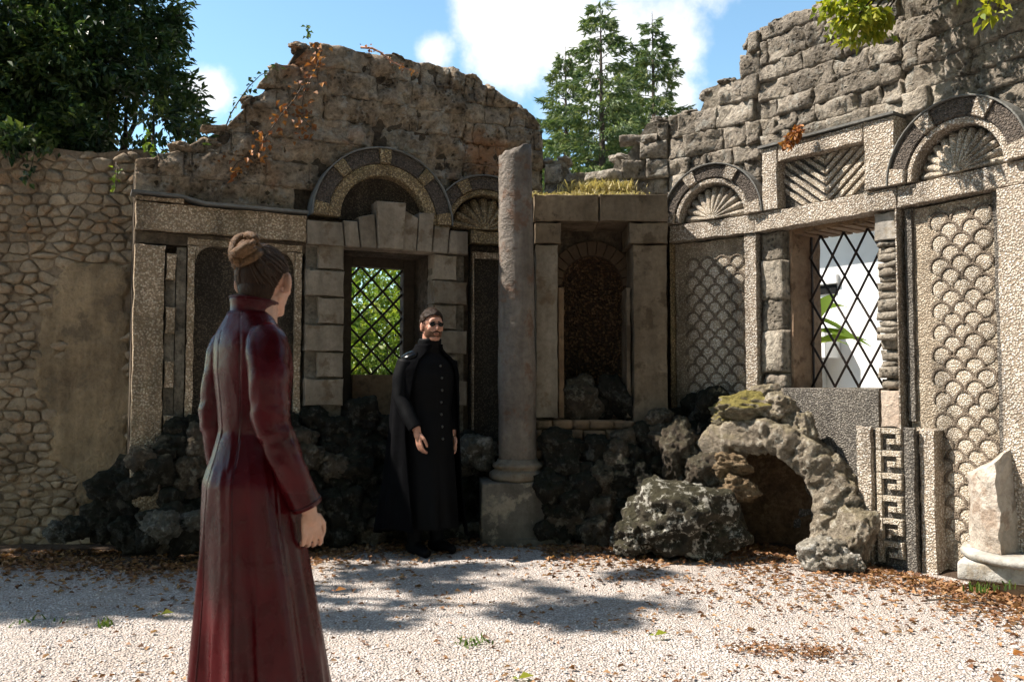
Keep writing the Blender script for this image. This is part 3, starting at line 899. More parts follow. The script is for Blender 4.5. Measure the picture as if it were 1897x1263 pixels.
    for i, (ya, yb, xr) in enumerate(ys):
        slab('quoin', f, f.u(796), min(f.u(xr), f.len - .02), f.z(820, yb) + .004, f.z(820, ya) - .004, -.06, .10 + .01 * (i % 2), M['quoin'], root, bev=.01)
    slab('jamb_back', f, f.u(797), f.u(855), .05, wz1 + .05, -.06, .045, M['core'], root)
    xs_b = [563, 632, 660, 690, 735, 762, 790, 820, 857]
    xs_t = [563, 628, 655, 686, 741, 766, 795, 824, 857]
    lift = [0, 4, 18, 42, 34, 28, 6, 0]
    for i in range(8):
        pa = [f.uz(xs_b[i], interp([(563, 456), (860, 476)], xs_b[i])), f.uz(xs_b[i + 1], interp([(563, 456), (860, 476)], xs_b[i + 1]))]
        la, lb = lift[i], lift[i]
        if i == 4: la, lb = 30, 18
        if i == 2: la, lb = 12, 20
        ta = [f.uz(xs_t[i + 1], interp([(563, 412), (860, 434)], xs_t[i + 1]) - lb), f.uz(xs_t[i], interp([(563, 412), (860, 434)], xs_t[i]) - la)]
        poly = pa + ta
        cu = sum(p[0] for p in poly) / 4
        poly = [(u + (.004 if u < cu else -.004), z) for u, z in poly]
        poly = [(min(u, f.len - .004), z) for u, z in poly]
        mb = MB(); prism(mb, f, poly, -.05, .125 + (.05 if i == 3 else .006 * (i % 3)), bev=.008)
        fix_normals(mb.obj('keystone' if i == 3 else 'lintel_stone', M['quoin'], root))
    # recess inside the window: back wall with a smaller opening, and the grille
    bu0, bu1 = f.u(650, -.42), f.u(746, -.42); bz0, bz1 = f.z(700, 694, -.42), f.z(700, 496, -.42)
    fr = slab('window_frame', f, wu0 - .3, bu0, .3, wz1 + .2, -.50, -.40, M['wood'], root)
    slab('window_frame', f, bu1, wu1 + .6, .3, wz1 + .2, -.50, -.40, M['wood'], root)
    slab('window_frame', f, bu0 + .002, bu1 - .002, bz1, wz1 + .2, -.50, -.402, M['wood'], root)
    slab('window_sill', f, bu0 + .002, bu1 - .002, .3, bz0, -.50, -.36, M['brick'], root)
    lt = slab('window_grille', f, bu0 - .02, bu0 - .005, bz0, bz1, -.46, -.45, M['iron'], root, bev=0)
    lattice(lt, f, (bu0 - .01, bu1 + .01, bz0, bz1), -.45, .205, .215, M['iron'], .014)
    # arches
    arch(root, f, acu, acz, .375, .475, .60, -.06, .13, (M['pebble_gold'], M['pebble_gold'], M['pebble_dark'], M['pebble_black'], M['pebble_shade']), nv=9, back=.0)
    arch(root, g, gcu, gcz, .31, .36, .475, -.06, .13, (M['pebble_gold'], M['pebble_gold'], M['pebble_dark'], M['pebble_black'], M['pebble_gold']), shell=(9, .10, True), nv=7, back=.005)
    zb1 = gcz - .003; zb0 = g.z(890, 455)
    slab('lunette_sill', g, .03, g.len - .01, zb0, zb1, -.06, .10, M['pebble_gold'], root)
    slab('side_panel', g, .05, g.len, .05, zb0 - .003, -.06, .01, M['pebble_black'], root)
    slab('side_panel_frame', g, .06, g.u(878, .03), .7, zb0 - .06, .01, .05, M['pebble_shade'], root)
    slab('side_panel_frame', g, g.u(878, .03) + .002, g.u(930), zb0 - .13, zb0 - .06, .01, .05, M['pebble_shade'], root)
    return root

def rock_on(root, name, c, w, d, h, m, r, sub=3):
    o = bpy.data.objects.new(name, rock_data(m, r.randrange(6)))
    link(o, root)
    o.location = Vector(c) - Vector(root.location if root is not None else (0, 0, 0))
    o.scale = (w / 2, d / 2, h / 2); o.rotation_euler = (r.uniform(-.2, .2), r.uniform(-.2, .2), r.uniform(-.4, .4))
    return o
_rocks = {}
def rock_data(m, k, sub=4):
    key = (m.name, k, sub)
    if key in _rocks: return _rocks[key]
    bm = bmesh.new(); bmesh.ops.create_icosphere(bm, subdivisions=sub, radius=1.0)
    s = Vector((k * 13.7, k * 5.1, k * 9.3))
    for v in bm.verts:
        p = v.co.copy(); q = p * 1.25 + s
        d = fbm(q, 3) * .40
        d -= max(0, .36 - noise.voronoi(p * 2.4 + s)[0][0]) * .65           # hollows
        d -= max(0, .34 - noise.voronoi(p * 5.0 + s)[0][0]) * .50
        d -= max(0, .32 - noise.voronoi(p * 10 + s)[0][0]) * .34
        d += noise.noise(p * 9 + s) * .06 + noise.noise(p * 19 + s) * .03
        # flatten into broken planes
        bx = Vector((abs(p.x), abs(p.y), abs(p.z))); d += (max(bx) - .75) * -.25
        v.co = p * (1.0 + d)
    me = bpy.data.meshes.new('rock'); bm.to_mesh(me); bm.free(); me.materials.append(m)
    me.polygons.foreach_set('use_smooth', [True] * len(me.polygons)); me.update()
    _rocks[key] = me
    return me
LEFT = left_facade()

# ------------------------------------------------------------------ aedicule with the niche
def aedicule():
    f = FA
    root = thing('niche_aedicule', f.P(.55, 0, -.3), 'brown stone niche with square jambs and heavy lintel, standing right of the column', 'niche')
    zt = f.z(1110, 361); zl = f.z(1110, 412)
    D = -.46
    for i, (xa, xb) in enumerate(((988, 1110), (1110, 1238))):
        slab('lintel_block', f, f.u(xa) + (.003 if i else 0), f.u(xb), zl, zt, D, .03 + .004 * i, M['aed'], root, bev=.012)
    zs = f.z(1110, 775)
    zcap = f.z(1200, 452)
    slab('jamb_capital', f, f.u(1166), f.u(1239), zcap, zl - .003, D, .022, M['aed'], root, bev=.01)
    slab('jamb', f, f.u(1173), f.u(1237), zs - .04, zcap - .003, D, .0, M['aed'], root, bev=.01)
    slab('jamb_capital', f, f.u(990), f.u(1040), zcap, zl - .003, D, .022, M['aed'], root, bev=.01)
    slab('jamb', f, f.u(992), f.u(1034), zs + .0, zcap - .003, D, .0, M['quoin'], root, bev=.01)
    # inner border of the niche
    slab('inner_border', f, f.u(1036), f.u(1046), zs, f.z(1040, 530), D, -.10, M['brick'], root)
    slab('inner_border', f, f.u(1163), f.u(1172), zs, f.z(1040, 530), D, -.10, M['aed'], root)
    # apse: half cylinder with a half dome
    uc = (f.u(1040) + f.u(1172)) / 2; rad = .34; zsp = f.z(1110, 530, -.46); v = []; n = 20
    zz = [zs - .05 + (zsp - zs + .05) * i / 10 for i in range(11)]
    for z in zz:
        for k in range(n + 1):
            a = PI * k / n; p = f.P(uc - rad * math.cos(a), z, -.47 - .42 * math.sin(a))
            v.append(p + f.n * (.02 * fbm(p * 9, 3)))
    for i in range(1, 9):
        e = PI / 2 * i / 8
        for k in range(n + 1):
            a = PI * k / n; v.append(f.P(uc - rad * math.cos(a) * math.cos(e), zsp + rad * math.sin(e), -.47 - .42 * math.sin(a) * math.cos(e)))
    W = n + 1; rows = len(v) // W
    fs = [(j * W + k, j * W + k + 1, (j + 1) * W + k + 1, (j + 1) * W + k) for j in range(rows - 1) for k in range(n)]
    mesh_obj('apse', v, fs, mat_pebble('apse_pebble', [(.24, .14, .075), (.16, .092, .05), (.32, .19, .105), (.09, .055, .035)], (.06, .038, .024), scale=26, dirt=.3, bump=.03), root, smooth=True)
    # brick arch in front of the dome
    nb = 13
    for i in range(nb):
        a0 = PI * i / nb + .012; a1 = PI * (i + 1) / nb - .012
        mb = MB(); ring(mb, f, uc, zsp, rad - .07, rad + .06, a0, a1, -.50, -.43, n=2, bev=.004)
        fix_normals(mb.obj('arch_brick', M['dark_brick'], root))
    # wall behind, around the niche
    mb = MB(); prism(mb, f, rect(f.u(985), uc - rad, .05, zt - .05), -.56, -.462); fix_normals(mb.obj('back_wall', M['core_dark'], root))
    mb = MB(); prism(mb, f, rect(uc + rad, f.u(1240) + .22, .05, zt - .05), -.56, -.462); fix_normals(mb.obj('back_wall', M['core_dark'], root))
    sp = [(uc - rad, zt - .05), (uc - rad, zsp)] + [(uc - rad * math.cos(PI * i / 16), zsp + rad * math.sin(PI * i / 16)) for i in range(1, 17)] + [(uc + rad, zt - .05)]
    mb = MB(); prism(mb, f, list(reversed(sp)), -.56, -.4625); fix_normals(mb.obj('back_wall', M['core_dark'], root))
    # brick courses below the niche
    r = random.Random(4); z = zs - .012
    for row in range(5):
        u = f.u(990) - (row % 2) * .09
        while u < f.u(1182):
            w = r.uniform(.14, .2); a, b = max(u, f.u(990)), min(u + w, f.u(1182))
            if b - a > .04: block('brick', f, a + .005, b - .005, z - .078, z - .006, z - .006, .012 + r.uniform(-.01, .01), M['brick'], root, rough=.006, rr=.012, step=.05, seed=row + u, depth=.3)
            u += w
        z -= .082
    slab('base_wall', f, f.u(986), f.u(1240), -.05, zs - .085, D, -.03, M['core_dark'], root)
    return root
M['dark_brick'] = mat_stone('dark_brick', (.06, .038, .024), (.13, .085, .052), streak=False)
AED = aedicule()
def niche_rocks():
    f = FA; r = random.Random(8)
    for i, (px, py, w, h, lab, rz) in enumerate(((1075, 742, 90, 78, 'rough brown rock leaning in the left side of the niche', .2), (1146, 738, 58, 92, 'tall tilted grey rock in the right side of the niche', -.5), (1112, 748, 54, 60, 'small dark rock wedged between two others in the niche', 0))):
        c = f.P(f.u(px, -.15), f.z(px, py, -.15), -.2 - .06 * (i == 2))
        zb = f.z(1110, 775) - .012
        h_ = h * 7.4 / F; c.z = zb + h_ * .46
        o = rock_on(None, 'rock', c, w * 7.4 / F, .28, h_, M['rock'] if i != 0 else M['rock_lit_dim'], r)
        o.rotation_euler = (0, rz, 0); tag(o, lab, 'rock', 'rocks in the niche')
M['rock_lit_dim'] = mat_rock('brown_tufa_shaded', (.045, .034, .024), (.13, .10, .072), (.28, .26, .21), (.04, .04, .016), .4, .35)  # dimmer copy of the tufa with shade put into its colour
niche_rocks()

# ------------------------------------------------------------------ right half of the ruined facade
def right_facade():
    root = thing('pebble_facade_wall', FR2.P(.6, 0, -.25), 'sunlit block wall with pebble mosaic frames, scale panels and barred window, on the right', 'wall')
    sil = [(1005, 290), (1060, 290), (1062, 345), (1100, 352), (1132, 345), (1136, 283), (1176, 279), (1180, 250), (1200, 219), (1298, 200), (1303, 156), (1372, 136), (1376, 98), (1384, 62), (1455, 30), (1520, 6), (1600, -28), (1700, -62), (1900, -110), (2120, -190)]
    tc, t1, t2, t3 = (topfn(x, sil, -.02) for x in (FC, FR1, FR2, FR3))
    low = lambda t: (lambda u: min(4.35, t(u)))
    tc, t1, t2, t3 = map(low, (tc, t1, t2, t3))
    a, b, c = FR1, FR2, FR3
    wz0, wz1 = b.z(1545, 718), b.z(1545, 407)
    wu0, wu1 = b.u(1456), b.u(1634)
    core_mesh('wall_core', [(a, lambda u: t1(u) - .03, [], 0, a.len, -.06, .4), (b, lambda u: t2(u) - .03, [(wu0, wu1, wz0, wz1)], 0, b.len, -.06, .4), (c, lambda u: t3(u) - .03, [], 0, c.len, -.06, .4)], M['core'], root)
    zu = FC.z(1110, 361)
    core_mesh('upper_core', [(FC, lambda u: tc(u) - .03, [(.0, FC.len + .1, -.04, zu - .1)], 0, FC.len + .1, -.06, .4)], M['core'], root)
    zb1 = b.z(1555, 366, .1); zb0 = b.z(1555, 404, .1)         # mosaic band running along all three stretches
    skip1 = lambda uu, rr_: None
    c1u, c1z = a.u(1325, .05, 400), zb1 + .004; c3u, c3z = c.u(1783, .05, 330), zb1 + .004
    fu0, fu1 = b.u(1417, .08, 320), b.u(1664, .08, 320); fz1 = b.z(1665, 212, .1)
    courses(FC, 0, FC.len, zu - .02, tc, 0, M['tufa'], root, seed=31, slope=False, hr=(.15, .2), wr=(.18, .36), rough=.05, step=.03, rr=.010, gap=.002)
    courses(a, 0, a.len, zb1 + .0, t1, 0, M['tufa'], root, seed=32, slope=False, skip=lambda u, z: math.hypot(u - c1u, z - c1z) < .32, rough=.05, hr=(.14, .205), wr=(.16, .42), step=.03, rr=.010, gap=.002, oj=.010)
    courses(b, 0, b.len, zb1 + .0, t2, 0, M['tufa'], root, seed=33, slope=False, skip=lambda u, z: fu0 + .1 < u < fu1 - .1 and z < fz1 - .1, rough=.05, hr=(.14, .205), wr=(.16, .42), step=.03, rr=.010, gap=.002, oj=.010)
    courses(c, 0, c.len, zb1 + .0, t3, 0, M['tufa'], root, seed=34, slope=False, skip=lambda u, z: math.hypot(u - c3u, z - c3z) < .34, rough=.05, hr=(.14, .205), wr=(.16, .42), step=.03, rr=.010, gap=.002, oj=.010)
    r = random.Random(55)
    for px, py, w, h in ((1150, 290, 40, 22), (1190, 262, 36, 26), (1225, 222, 40, 18), (1270, 212, 44, 18), (1310, 172, 34, 26), (1345, 150, 44, 16), (1380, 120, 26, 34), (1395, 70, 34, 22), (1440, 46, 44, 20), (1490, 26, 44, 20), (1045, 296, 30, 18), (1012, 298, 34, 18)):
        ff = FC if px < 1241 else (a if px < 1413 else b)
        u, z = ff.uz(px, py, -.1)
        rock_on(root, 'top_stone', ff.P(u, z - .01, -.15), w * 7.2 / F, .26, h * 7.2 / F, M['tufa'], r)
    # band
    slab('mosaic_band', a, .06, a.len - .0, zb0, zb1, -.06, .10, M['pebble'], root)
    slab('mosaic_band', b, .008, b.len - .0, zb0 + .002, zb1, -.06, .10, M['pebble'], root)
    slab('mosaic_band', c, .012, c.len, zb0, zb1, -.06, .10, M['pebble'], root)
    PB = M['pebble']
    # arches with shells
    arch(root, a, c1u, c1z, .30, .345, .455, -.06, .145, (PB, PB, M['pebble_dark'], M['pebble_grey'], M['scale_fill']), shell=(11, .10, True), nv=7, back=.01)
    arch(root, c, c3u, c3z, .315, .36, .485, -.06, .145, (PB, PB, M['pebble_dark'], M['pebble_grey'], M['scale_fill']), shell=(13, .10, True), nv=7, back=.01)
    # framed chevron panel above the window
    iu0, iu1 = b.u(1449, .06, 330), b.u(1609, .06, 310); iz1 = b.z(1609, 261, .1); iz0 = zb1 + .012
    back = slab('chevron_panel', b, fu0 + .02, fu1 - .02, zb1 + .003, fz1 - .02, -.06, .012, M['pebble_grey'], root)
    slab('chevron_frame', b, fu0, iu0, zb1 + .003, fz1, -.06, .125, PB, root)
    slab('chevron_frame', b, iu1, fu1, zb1 + .003, fz1, -.06, .125, PB, root)
    slab('chevron_frame', b, iu0 + .002, iu1 - .002, iz1, fz1, -.06, .123, PB, root)
    sl = MB(); prism(sl, b, [(fu0 - .02, fz1 + .002), (fu1 + .01, fz1 + .002), (fu1 + .01, fz1 + .02), (fu0 - .02, fz1 + .02)], -.06, .15); fix_normals(sl.obj('slate_coping', M['slate'], root))
    um = (iu0 + iu1) / 2; W = iu1 - iu0; H = iz1 - iz0; st = .075; wb = .04
    for sd in (-1, 1):
        for k in range(-2, 14):
            # bars fall towards the middle line
            z_mid = iz0 - .02 + k * st
            p = [(um, z_mid), (um + sd * W, z_mid + W * .82), (um + sd * W, z_mid + W * .82 + wb), (um, z_mid + wb)]
            q = clip_poly(p, iu0 if sd < 0 else um + .001, um - .001 if sd < 0 else iu1, iz0, iz1)
            if len(q) >= 3 and (max(x for x, _ in q) - min(x for x, _ in q)) > .03:
                mb = MB(); prism(mb, b, q, .012, .040, bev=.010); fix_normals(mb.obj('chevron_bar', M['scale_fill'], back))
    # ---- first bay: scale panel
    z0 = .05
    slab('gold_strip', a, .06, a.u(1252), z0, zb0 - .002, -.06, .09, M['pebble_gold'], root)
    pn = slab('scale_panel', a, a.u(1252) + .003, a.u(1387), z0, zb0 - .002, -.06, .015, M['pebble_panel'], root)
    scales(a, a.u(1274), a.u(1384), a.z(1330, 775), a.z(1330, 472), .02, pn, seed=2)
    slab('bay_pilaster', a, a.u(1388), a.len - .003, z0, zb0 - .002, -.06, .085, PB, root)
    # ---- window bay
    zz0 = b.z(1430, 690)
    for i, (qa, qb) in enumerate(((0, .3), (.3, .52), (.52, .8), (.8, 1.0))):
        za_, zb_ = zz0 + (zb0 - .004 - zz0) * qa, zz0 + (zb0 - .004 - zz0) * qb - .004
        block('jamb_stone', b, .01, wu0 - .006 - .02 * (i % 2), za_, zb_, zb_, .035 - .012 * (i % 2), M['tufa_lit'], root, rough=.022, seed=i * 3.3, rr=.012)
    r = random.Random(17)
    z = z0
    while z < b.z(1430, 690) - .02:
        h = r.uniform(.09, .16); zz = min(z + h, b.z(1430, 690) - .004)
        block('rough_stone', b, .01, wu0 - .005, z, zz, zz, .03, M['tufa'], root, rough=.03, seed=z * 7); z += h + .004
    # reveal (far side), head and sill of the opening
    slab('window_reveal', b, wu0 + .001, wu0 + .035, wz0, wz1 - .002, -.44, -.055, M['reveal'], root)
    slab('window_head', b, wu0 + .036, wu1 - .0, wz1 - .035, wz1 - .002, -.44, -.055, M['brick'], root)
    for i in range(7):
        ua = wu0 + .045 + i * (wu1 - wu0 - .05) / 7
        slab('head_brick', b, ua, ua + .075, wz1 - .05, wz1 - .036, -.43, -.06, M['brick'], root, bev=.003)
    pd = slab('dark_panel', b, b.u(1452), b.u(1630), z0, wz0 - .0, -.06, .03, M['pebble_grey'], root)
    gr = slab('window_grille', b, wu0 + .036, wu0 + .05, wz0, wz1 - .05, -.31, -.295, M['iron'], root, bev=0)
    lattice(gr, b, (wu0 + .036, wu1 + .16, wz0, wz1 - .05), -.29, .205, .35, M['iron'], .012)
    # right jamb: smooth block on top, rough stones, pink block
    ju0, ju1 = wu1 + .002, b.u(1671)
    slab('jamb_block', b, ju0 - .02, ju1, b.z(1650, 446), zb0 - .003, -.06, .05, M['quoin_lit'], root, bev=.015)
    z = b.z(1650, 722); zt = b.z(1650, 448)
    while z < zt - .02:
        h = r.uniform(.045, .09); zz = min(z + h, zt)
        if zz - z > .02: block('jamb_stone', b, ju0 - r.uniform(0, .02), ju1 - r.uniform(0, .02), z + .003, zz - .003, zz - .003, .045 + r.uniform(-.02, .02), M['tufa_lit'], root, rough=.03, seed=z * 9, rr=.025)
        z += h
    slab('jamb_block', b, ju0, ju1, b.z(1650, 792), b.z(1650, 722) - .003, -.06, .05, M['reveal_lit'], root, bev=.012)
    slab('bay_pilaster', b, b.u(1675), b.len - .004, z0, zb0 - .002, -.06, .10, PB, root)
    # ---- low piers with the meander
    pz = b.z(1640, 790, .2)
    g = b
    pu0, pu1 = b.u(1596, .16, 900), b.u(1696, .2, 900)
    pier = slab('meander_pier', b, pu0, pu1, -.03, pz - .02, -.06, .175, M['pebble_grey'], root)
    w = pu1 - pu0
    slab('pier_band', b, pu0 - .004, pu0 + w * .27, -.02, pz, .175, .215, PB, pier, bev=.012)
    slab('pier_band', b, pu0 + w * .82, pu1 + .004, -.02, pz - .0, .175, .205, M['pebble_grey'], pier, bev=.012)
    ma, mbb = pu0 + w * .34, pu0 + w * .78; mw = mbb - ma; st = .155; bw = .038
    z = pz - .01; k = 0
    while z - st > .0:
        def piece(ua, ub, za, zb):
            slab('meander_piece', b, ua, ub, za, zb, .175, .208, M['scale_fill'], pier, bev=.008)
        piece(ma, ma + bw, z - st + .002, z)                                  # spine
        piece(ma + bw + .002, mbb - .0, z - bw, z)                            # top bar
        piece(mbb - bw, mbb, z - st * .72, z - bw - .002)                     # drop
        piece(ma + mw * .42, mbb - bw - .002, z - st * .72, z - st * .72 + bw)  # hook
        z -= st; k += 1
    p2u0, p2u1 = c.u(1706, .12, 900), c.u(1732, .14, 900)
    slab('low_pier', c, p2u0, p2u1, -.03, c.z(1720, 796, .2), -.06, .135, PB, root, bev=.015)
    slab('low_pier_painted_shadow', c, .01, p2u0 - .004, -.03, c.z(1720, 800, .2) - .02, -.06, .06, M['pebble_dark'], root)  # dark slab between the piers; its colour stands in for shade
    # ---- last bay: tall scale panel
    pn = slab('scale_panel', c, .02, c.u(1868), z0 - .05, zb0 - .002, -.06, .012, M['pebble_panel'], root)
    slab('panel_border', c, .022, c.u(1700), c.z(1720, 790, .2) + .02, zb0 - .003, .012, .04, M['pebble_grey'], pn)
    slab('panel_border', c, c.u(1852), c.u(1866), z0, zb0 - .003, .012, .045, M['pebble_grey'], pn)
    scales(c, c.u(1728), c.u(1850), z0 + .12, c.z(1780, 384), .018, pn, seed=3)
    slab('end_pilaster', c, c.u(1868) + .003, c.u(1868) + .3, z0, zb0 - .002, -.06, .11, PB, root)
    slab('plain_wall', c, c.u(1868) + .31, c.len, z0, zb0 - .002, -.06, .03, M['pebble_panel'], root)
    return root
M['tufa_lit'] = mat_tufa('tufa_sunlit', (.16, .135, .105), (.32, .275, .22), (.46, .41, .34), lichen=.2)  # paler tufa for the window jambs, with sunlight put into the colour
M['reveal_lit'] = mat_stone('pink_plaster_sunlit', (.38, .28, .215), (.56, .48, .40), streak=False, spots=(.30, .2, .14), bump=.012)  # pink block: copy of the reveal material, brightened by sunlight in its colour
RIGHT = right_facade()
# ------------------------------------------------------------------ column
def column():
    c = Vector(((959 - CX) / F * 7.06, 7.06, 0))
    root = thing('column', c, 'tall reddish granite column with broken top on a square stone pedestal', 'column')
    # pedestal: worn block with chamfered top
    bm = bmesh.new(); bmesh.ops.create_cube(bm, size=1)
    for v in bm.verts: v.co = Vector((v.co.x * .68, v.co.y * .46, (v.co.z + .5) * .50))
    bmesh.ops.bevel(bm, geom=bm.edges[:], offset=.018, segments=2, profile=.6, affect='EDGES')
    bmesh.ops.subdivide_edges(bm, edges=[e for e in bm.edges if e.calc_length() > .1], cuts=7, use_grid_fill=True)
    for v in bm.verts:
        v.co += v.co.normalized() * (.012 * fbm(v.co * 8, 3)); v.co.z -= .05
    me = bpy.data.meshes.new('pedestal'); bm.to_mesh(me); bm.free(); me.materials.append(M['ped'])
    o = link(bpy.data.objects.new('pedestal', me), root); o.rotation_euler = (0, 0, R(4)); o.location = (.035, 0, .045)
    me.polygons.foreach_set('use_smooth', [True] * len(me.polygons))
    # step under the pedestal
    mb = MB(); prism(mb, FA, rect(FA.u(896), FA.u(1050), -.03, .06), -.1, .42, bev=.015); fix_normals(mb.obj('plinth_step', M['ped'], root))
    mb = MB(); lathe(mb, [(.18, .485), (.215, .492), (.232, .51), (.236, .532), (.228, .555), (.205, .57), (.19, .578), (.188, .59), (.205, .598), (.208, .615), (.196, .63), (.172, .64), (.164, .662)], (c.x, c.y, 0), 48, wob=.004)
    mb.obj('torus_base', M['quoin'], root, smooth=True)
    prof = []; H0, H1 = .655, 3.22
    for i in range(31):
        t = i / 30; prof.append((.157 - .022 * t ** 1.4, H0 + (H1 - H0) * t))
    mb = MB(); seg = 40; v = []
    for r_, z in prof:
        for k in range(seg):
            a = 2 * PI * k / seg; p = Vector((c.x - .022 * (z - H0) / 2.5 + r_ * math.cos(a), c.y + r_ * math.sin(a), z))
            dd = .006 * fbm(p * 4, 3) - .012 * max(0, noise.noise(p * 6) - .35)
            p.x += dd * math.cos(a); p.y += dd * math.sin(a)
            if z > 3.0:   # broken, slanting top
                cut = 3.20 + .05 * math.cos(a - .3) + .03 * noise.noise(Vector((math.cos(a) * 2, math.sin(a) * 2, 4)))
                p.z = min(p.z, cut) if z < H1 - .01 else cut
            v.append(p)
    n = len(prof)
    fs = [(i * seg + k, i * seg + (k + 1) % seg, (i + 1) * seg + (k + 1) % seg, (i + 1) * seg + k) for i in range(n - 1) for k in range(seg)]
    b = len(v); v.append(Vector((c.x - .03, c.y, 3.19))); 
    fs += [((n - 1) * seg + k, (n - 1) * seg + (k + 1) % seg, b) for k in range(seg)]
    mesh_obj('shaft', v, fs, M['granite'], root, smooth=True)
column()

# ------------------------------------------------------------------ rockwork along the foot of the wall
def in_poly(P, x, y):
    c = False
    for i in range(len(P)):
        a, b = P[i], P[(i + 1) % len(P)]
        if (a[1] > y) != (b[1] > y) and x < (b[0] - a[0]) * (y - a[1]) / (b[1] - a[1]) + a[0]: c = not c
    return c
def wall_at_px(px):
    best = 7.0
    for f in (FB, FL, FL2, FA, FR1, FR2, FR3):
        v = ray(px, 715); den = v.x * f.n.x + v.y * f.n.y
        t = (f.p0.x * f.n.x + f.p0.y * f.n.y) / den; q = v * t; u = (q - f.p0).dot(f.U)
        if -1e-3 <= u <= f.len + 1e-3:
            if f is FB and px > 243: continue
            best = q.y; break
    return best
def rockwork(poly, n, label, seed, smin=34, smax=70, mats=('rock',), spread=.30, step=.30):
    r = random.Random(seed); xs = [p[0] for p in poly]; ys = [p[1] for p in poly]
    mid = sum(xs) / len(xs); d0 = wall_at_px(mid) - .25
    root = thing('rockwork', at(mid, 1000, d0) * 1.0, label, 'rockwork'); root.location.z = 0
    done = []; tries = 0
    while len(done) < n and tries < 6000:
        tries += 1
        px, py = r.uniform(min(xs), max(xs)), r.uniform(min(ys), max(ys)); s = r.uniform(smin, smax)
        if not in_poly(poly, px, py): continue
        if any(math.hypot(px - a, py - b) < (s + q) * .30 for a, b, q in done): continue
        done.append((px, py, s))
        low = (py - min(ys)) / (max(ys) - min(ys))
        d = wall_at_px(px) - .06 - spread * low - r.uniform(0, .08)
        p = at(px, py, d); w = s * d / F
        if p.z < .02: p.z = .02
        rock_on(root, 'rock', p, w * r.uniform(1.1, 1.5), w * r.uniform(.9, 1.3), w * r.uniform(.95, 1.35), M[r.choice(mats)], r)
    return root
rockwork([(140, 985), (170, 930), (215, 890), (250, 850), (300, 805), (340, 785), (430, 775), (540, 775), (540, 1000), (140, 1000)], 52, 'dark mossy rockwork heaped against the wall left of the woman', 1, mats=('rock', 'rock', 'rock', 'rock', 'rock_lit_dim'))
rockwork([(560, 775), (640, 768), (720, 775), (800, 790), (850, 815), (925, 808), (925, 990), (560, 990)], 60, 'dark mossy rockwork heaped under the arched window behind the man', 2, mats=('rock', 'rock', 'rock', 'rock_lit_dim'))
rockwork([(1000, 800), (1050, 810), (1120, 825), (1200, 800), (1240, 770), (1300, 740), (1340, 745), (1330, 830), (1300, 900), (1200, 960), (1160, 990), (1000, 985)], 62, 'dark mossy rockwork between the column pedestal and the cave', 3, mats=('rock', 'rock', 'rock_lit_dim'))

def px_rock(px, py, w, h, d, m, seed, label=None, root=None, name='rock', rot=None, group=None, k=None):
    r = random.Random(seed); p = at(px, py, d); s = d / F
    o = bpy.data.objects.new(name, rock_data(M[m], r.randrange(6) if k is None else k, 5)); link(o, root)
    o.location = p - (Vector(root.location) if root is not None else Vector((0, 0, 0)))
    o.scale = (w * s / 2 / .95, (w + h) * .25 * s * 1.05, h * s / 2 / .95); o.rotation_euler = rot or (r.uniform(-.2, .2), r.uniform(-.2, .2), r.uniform(-.5, .5))
    if label: tag(o, label, 'rock', group)
    return o

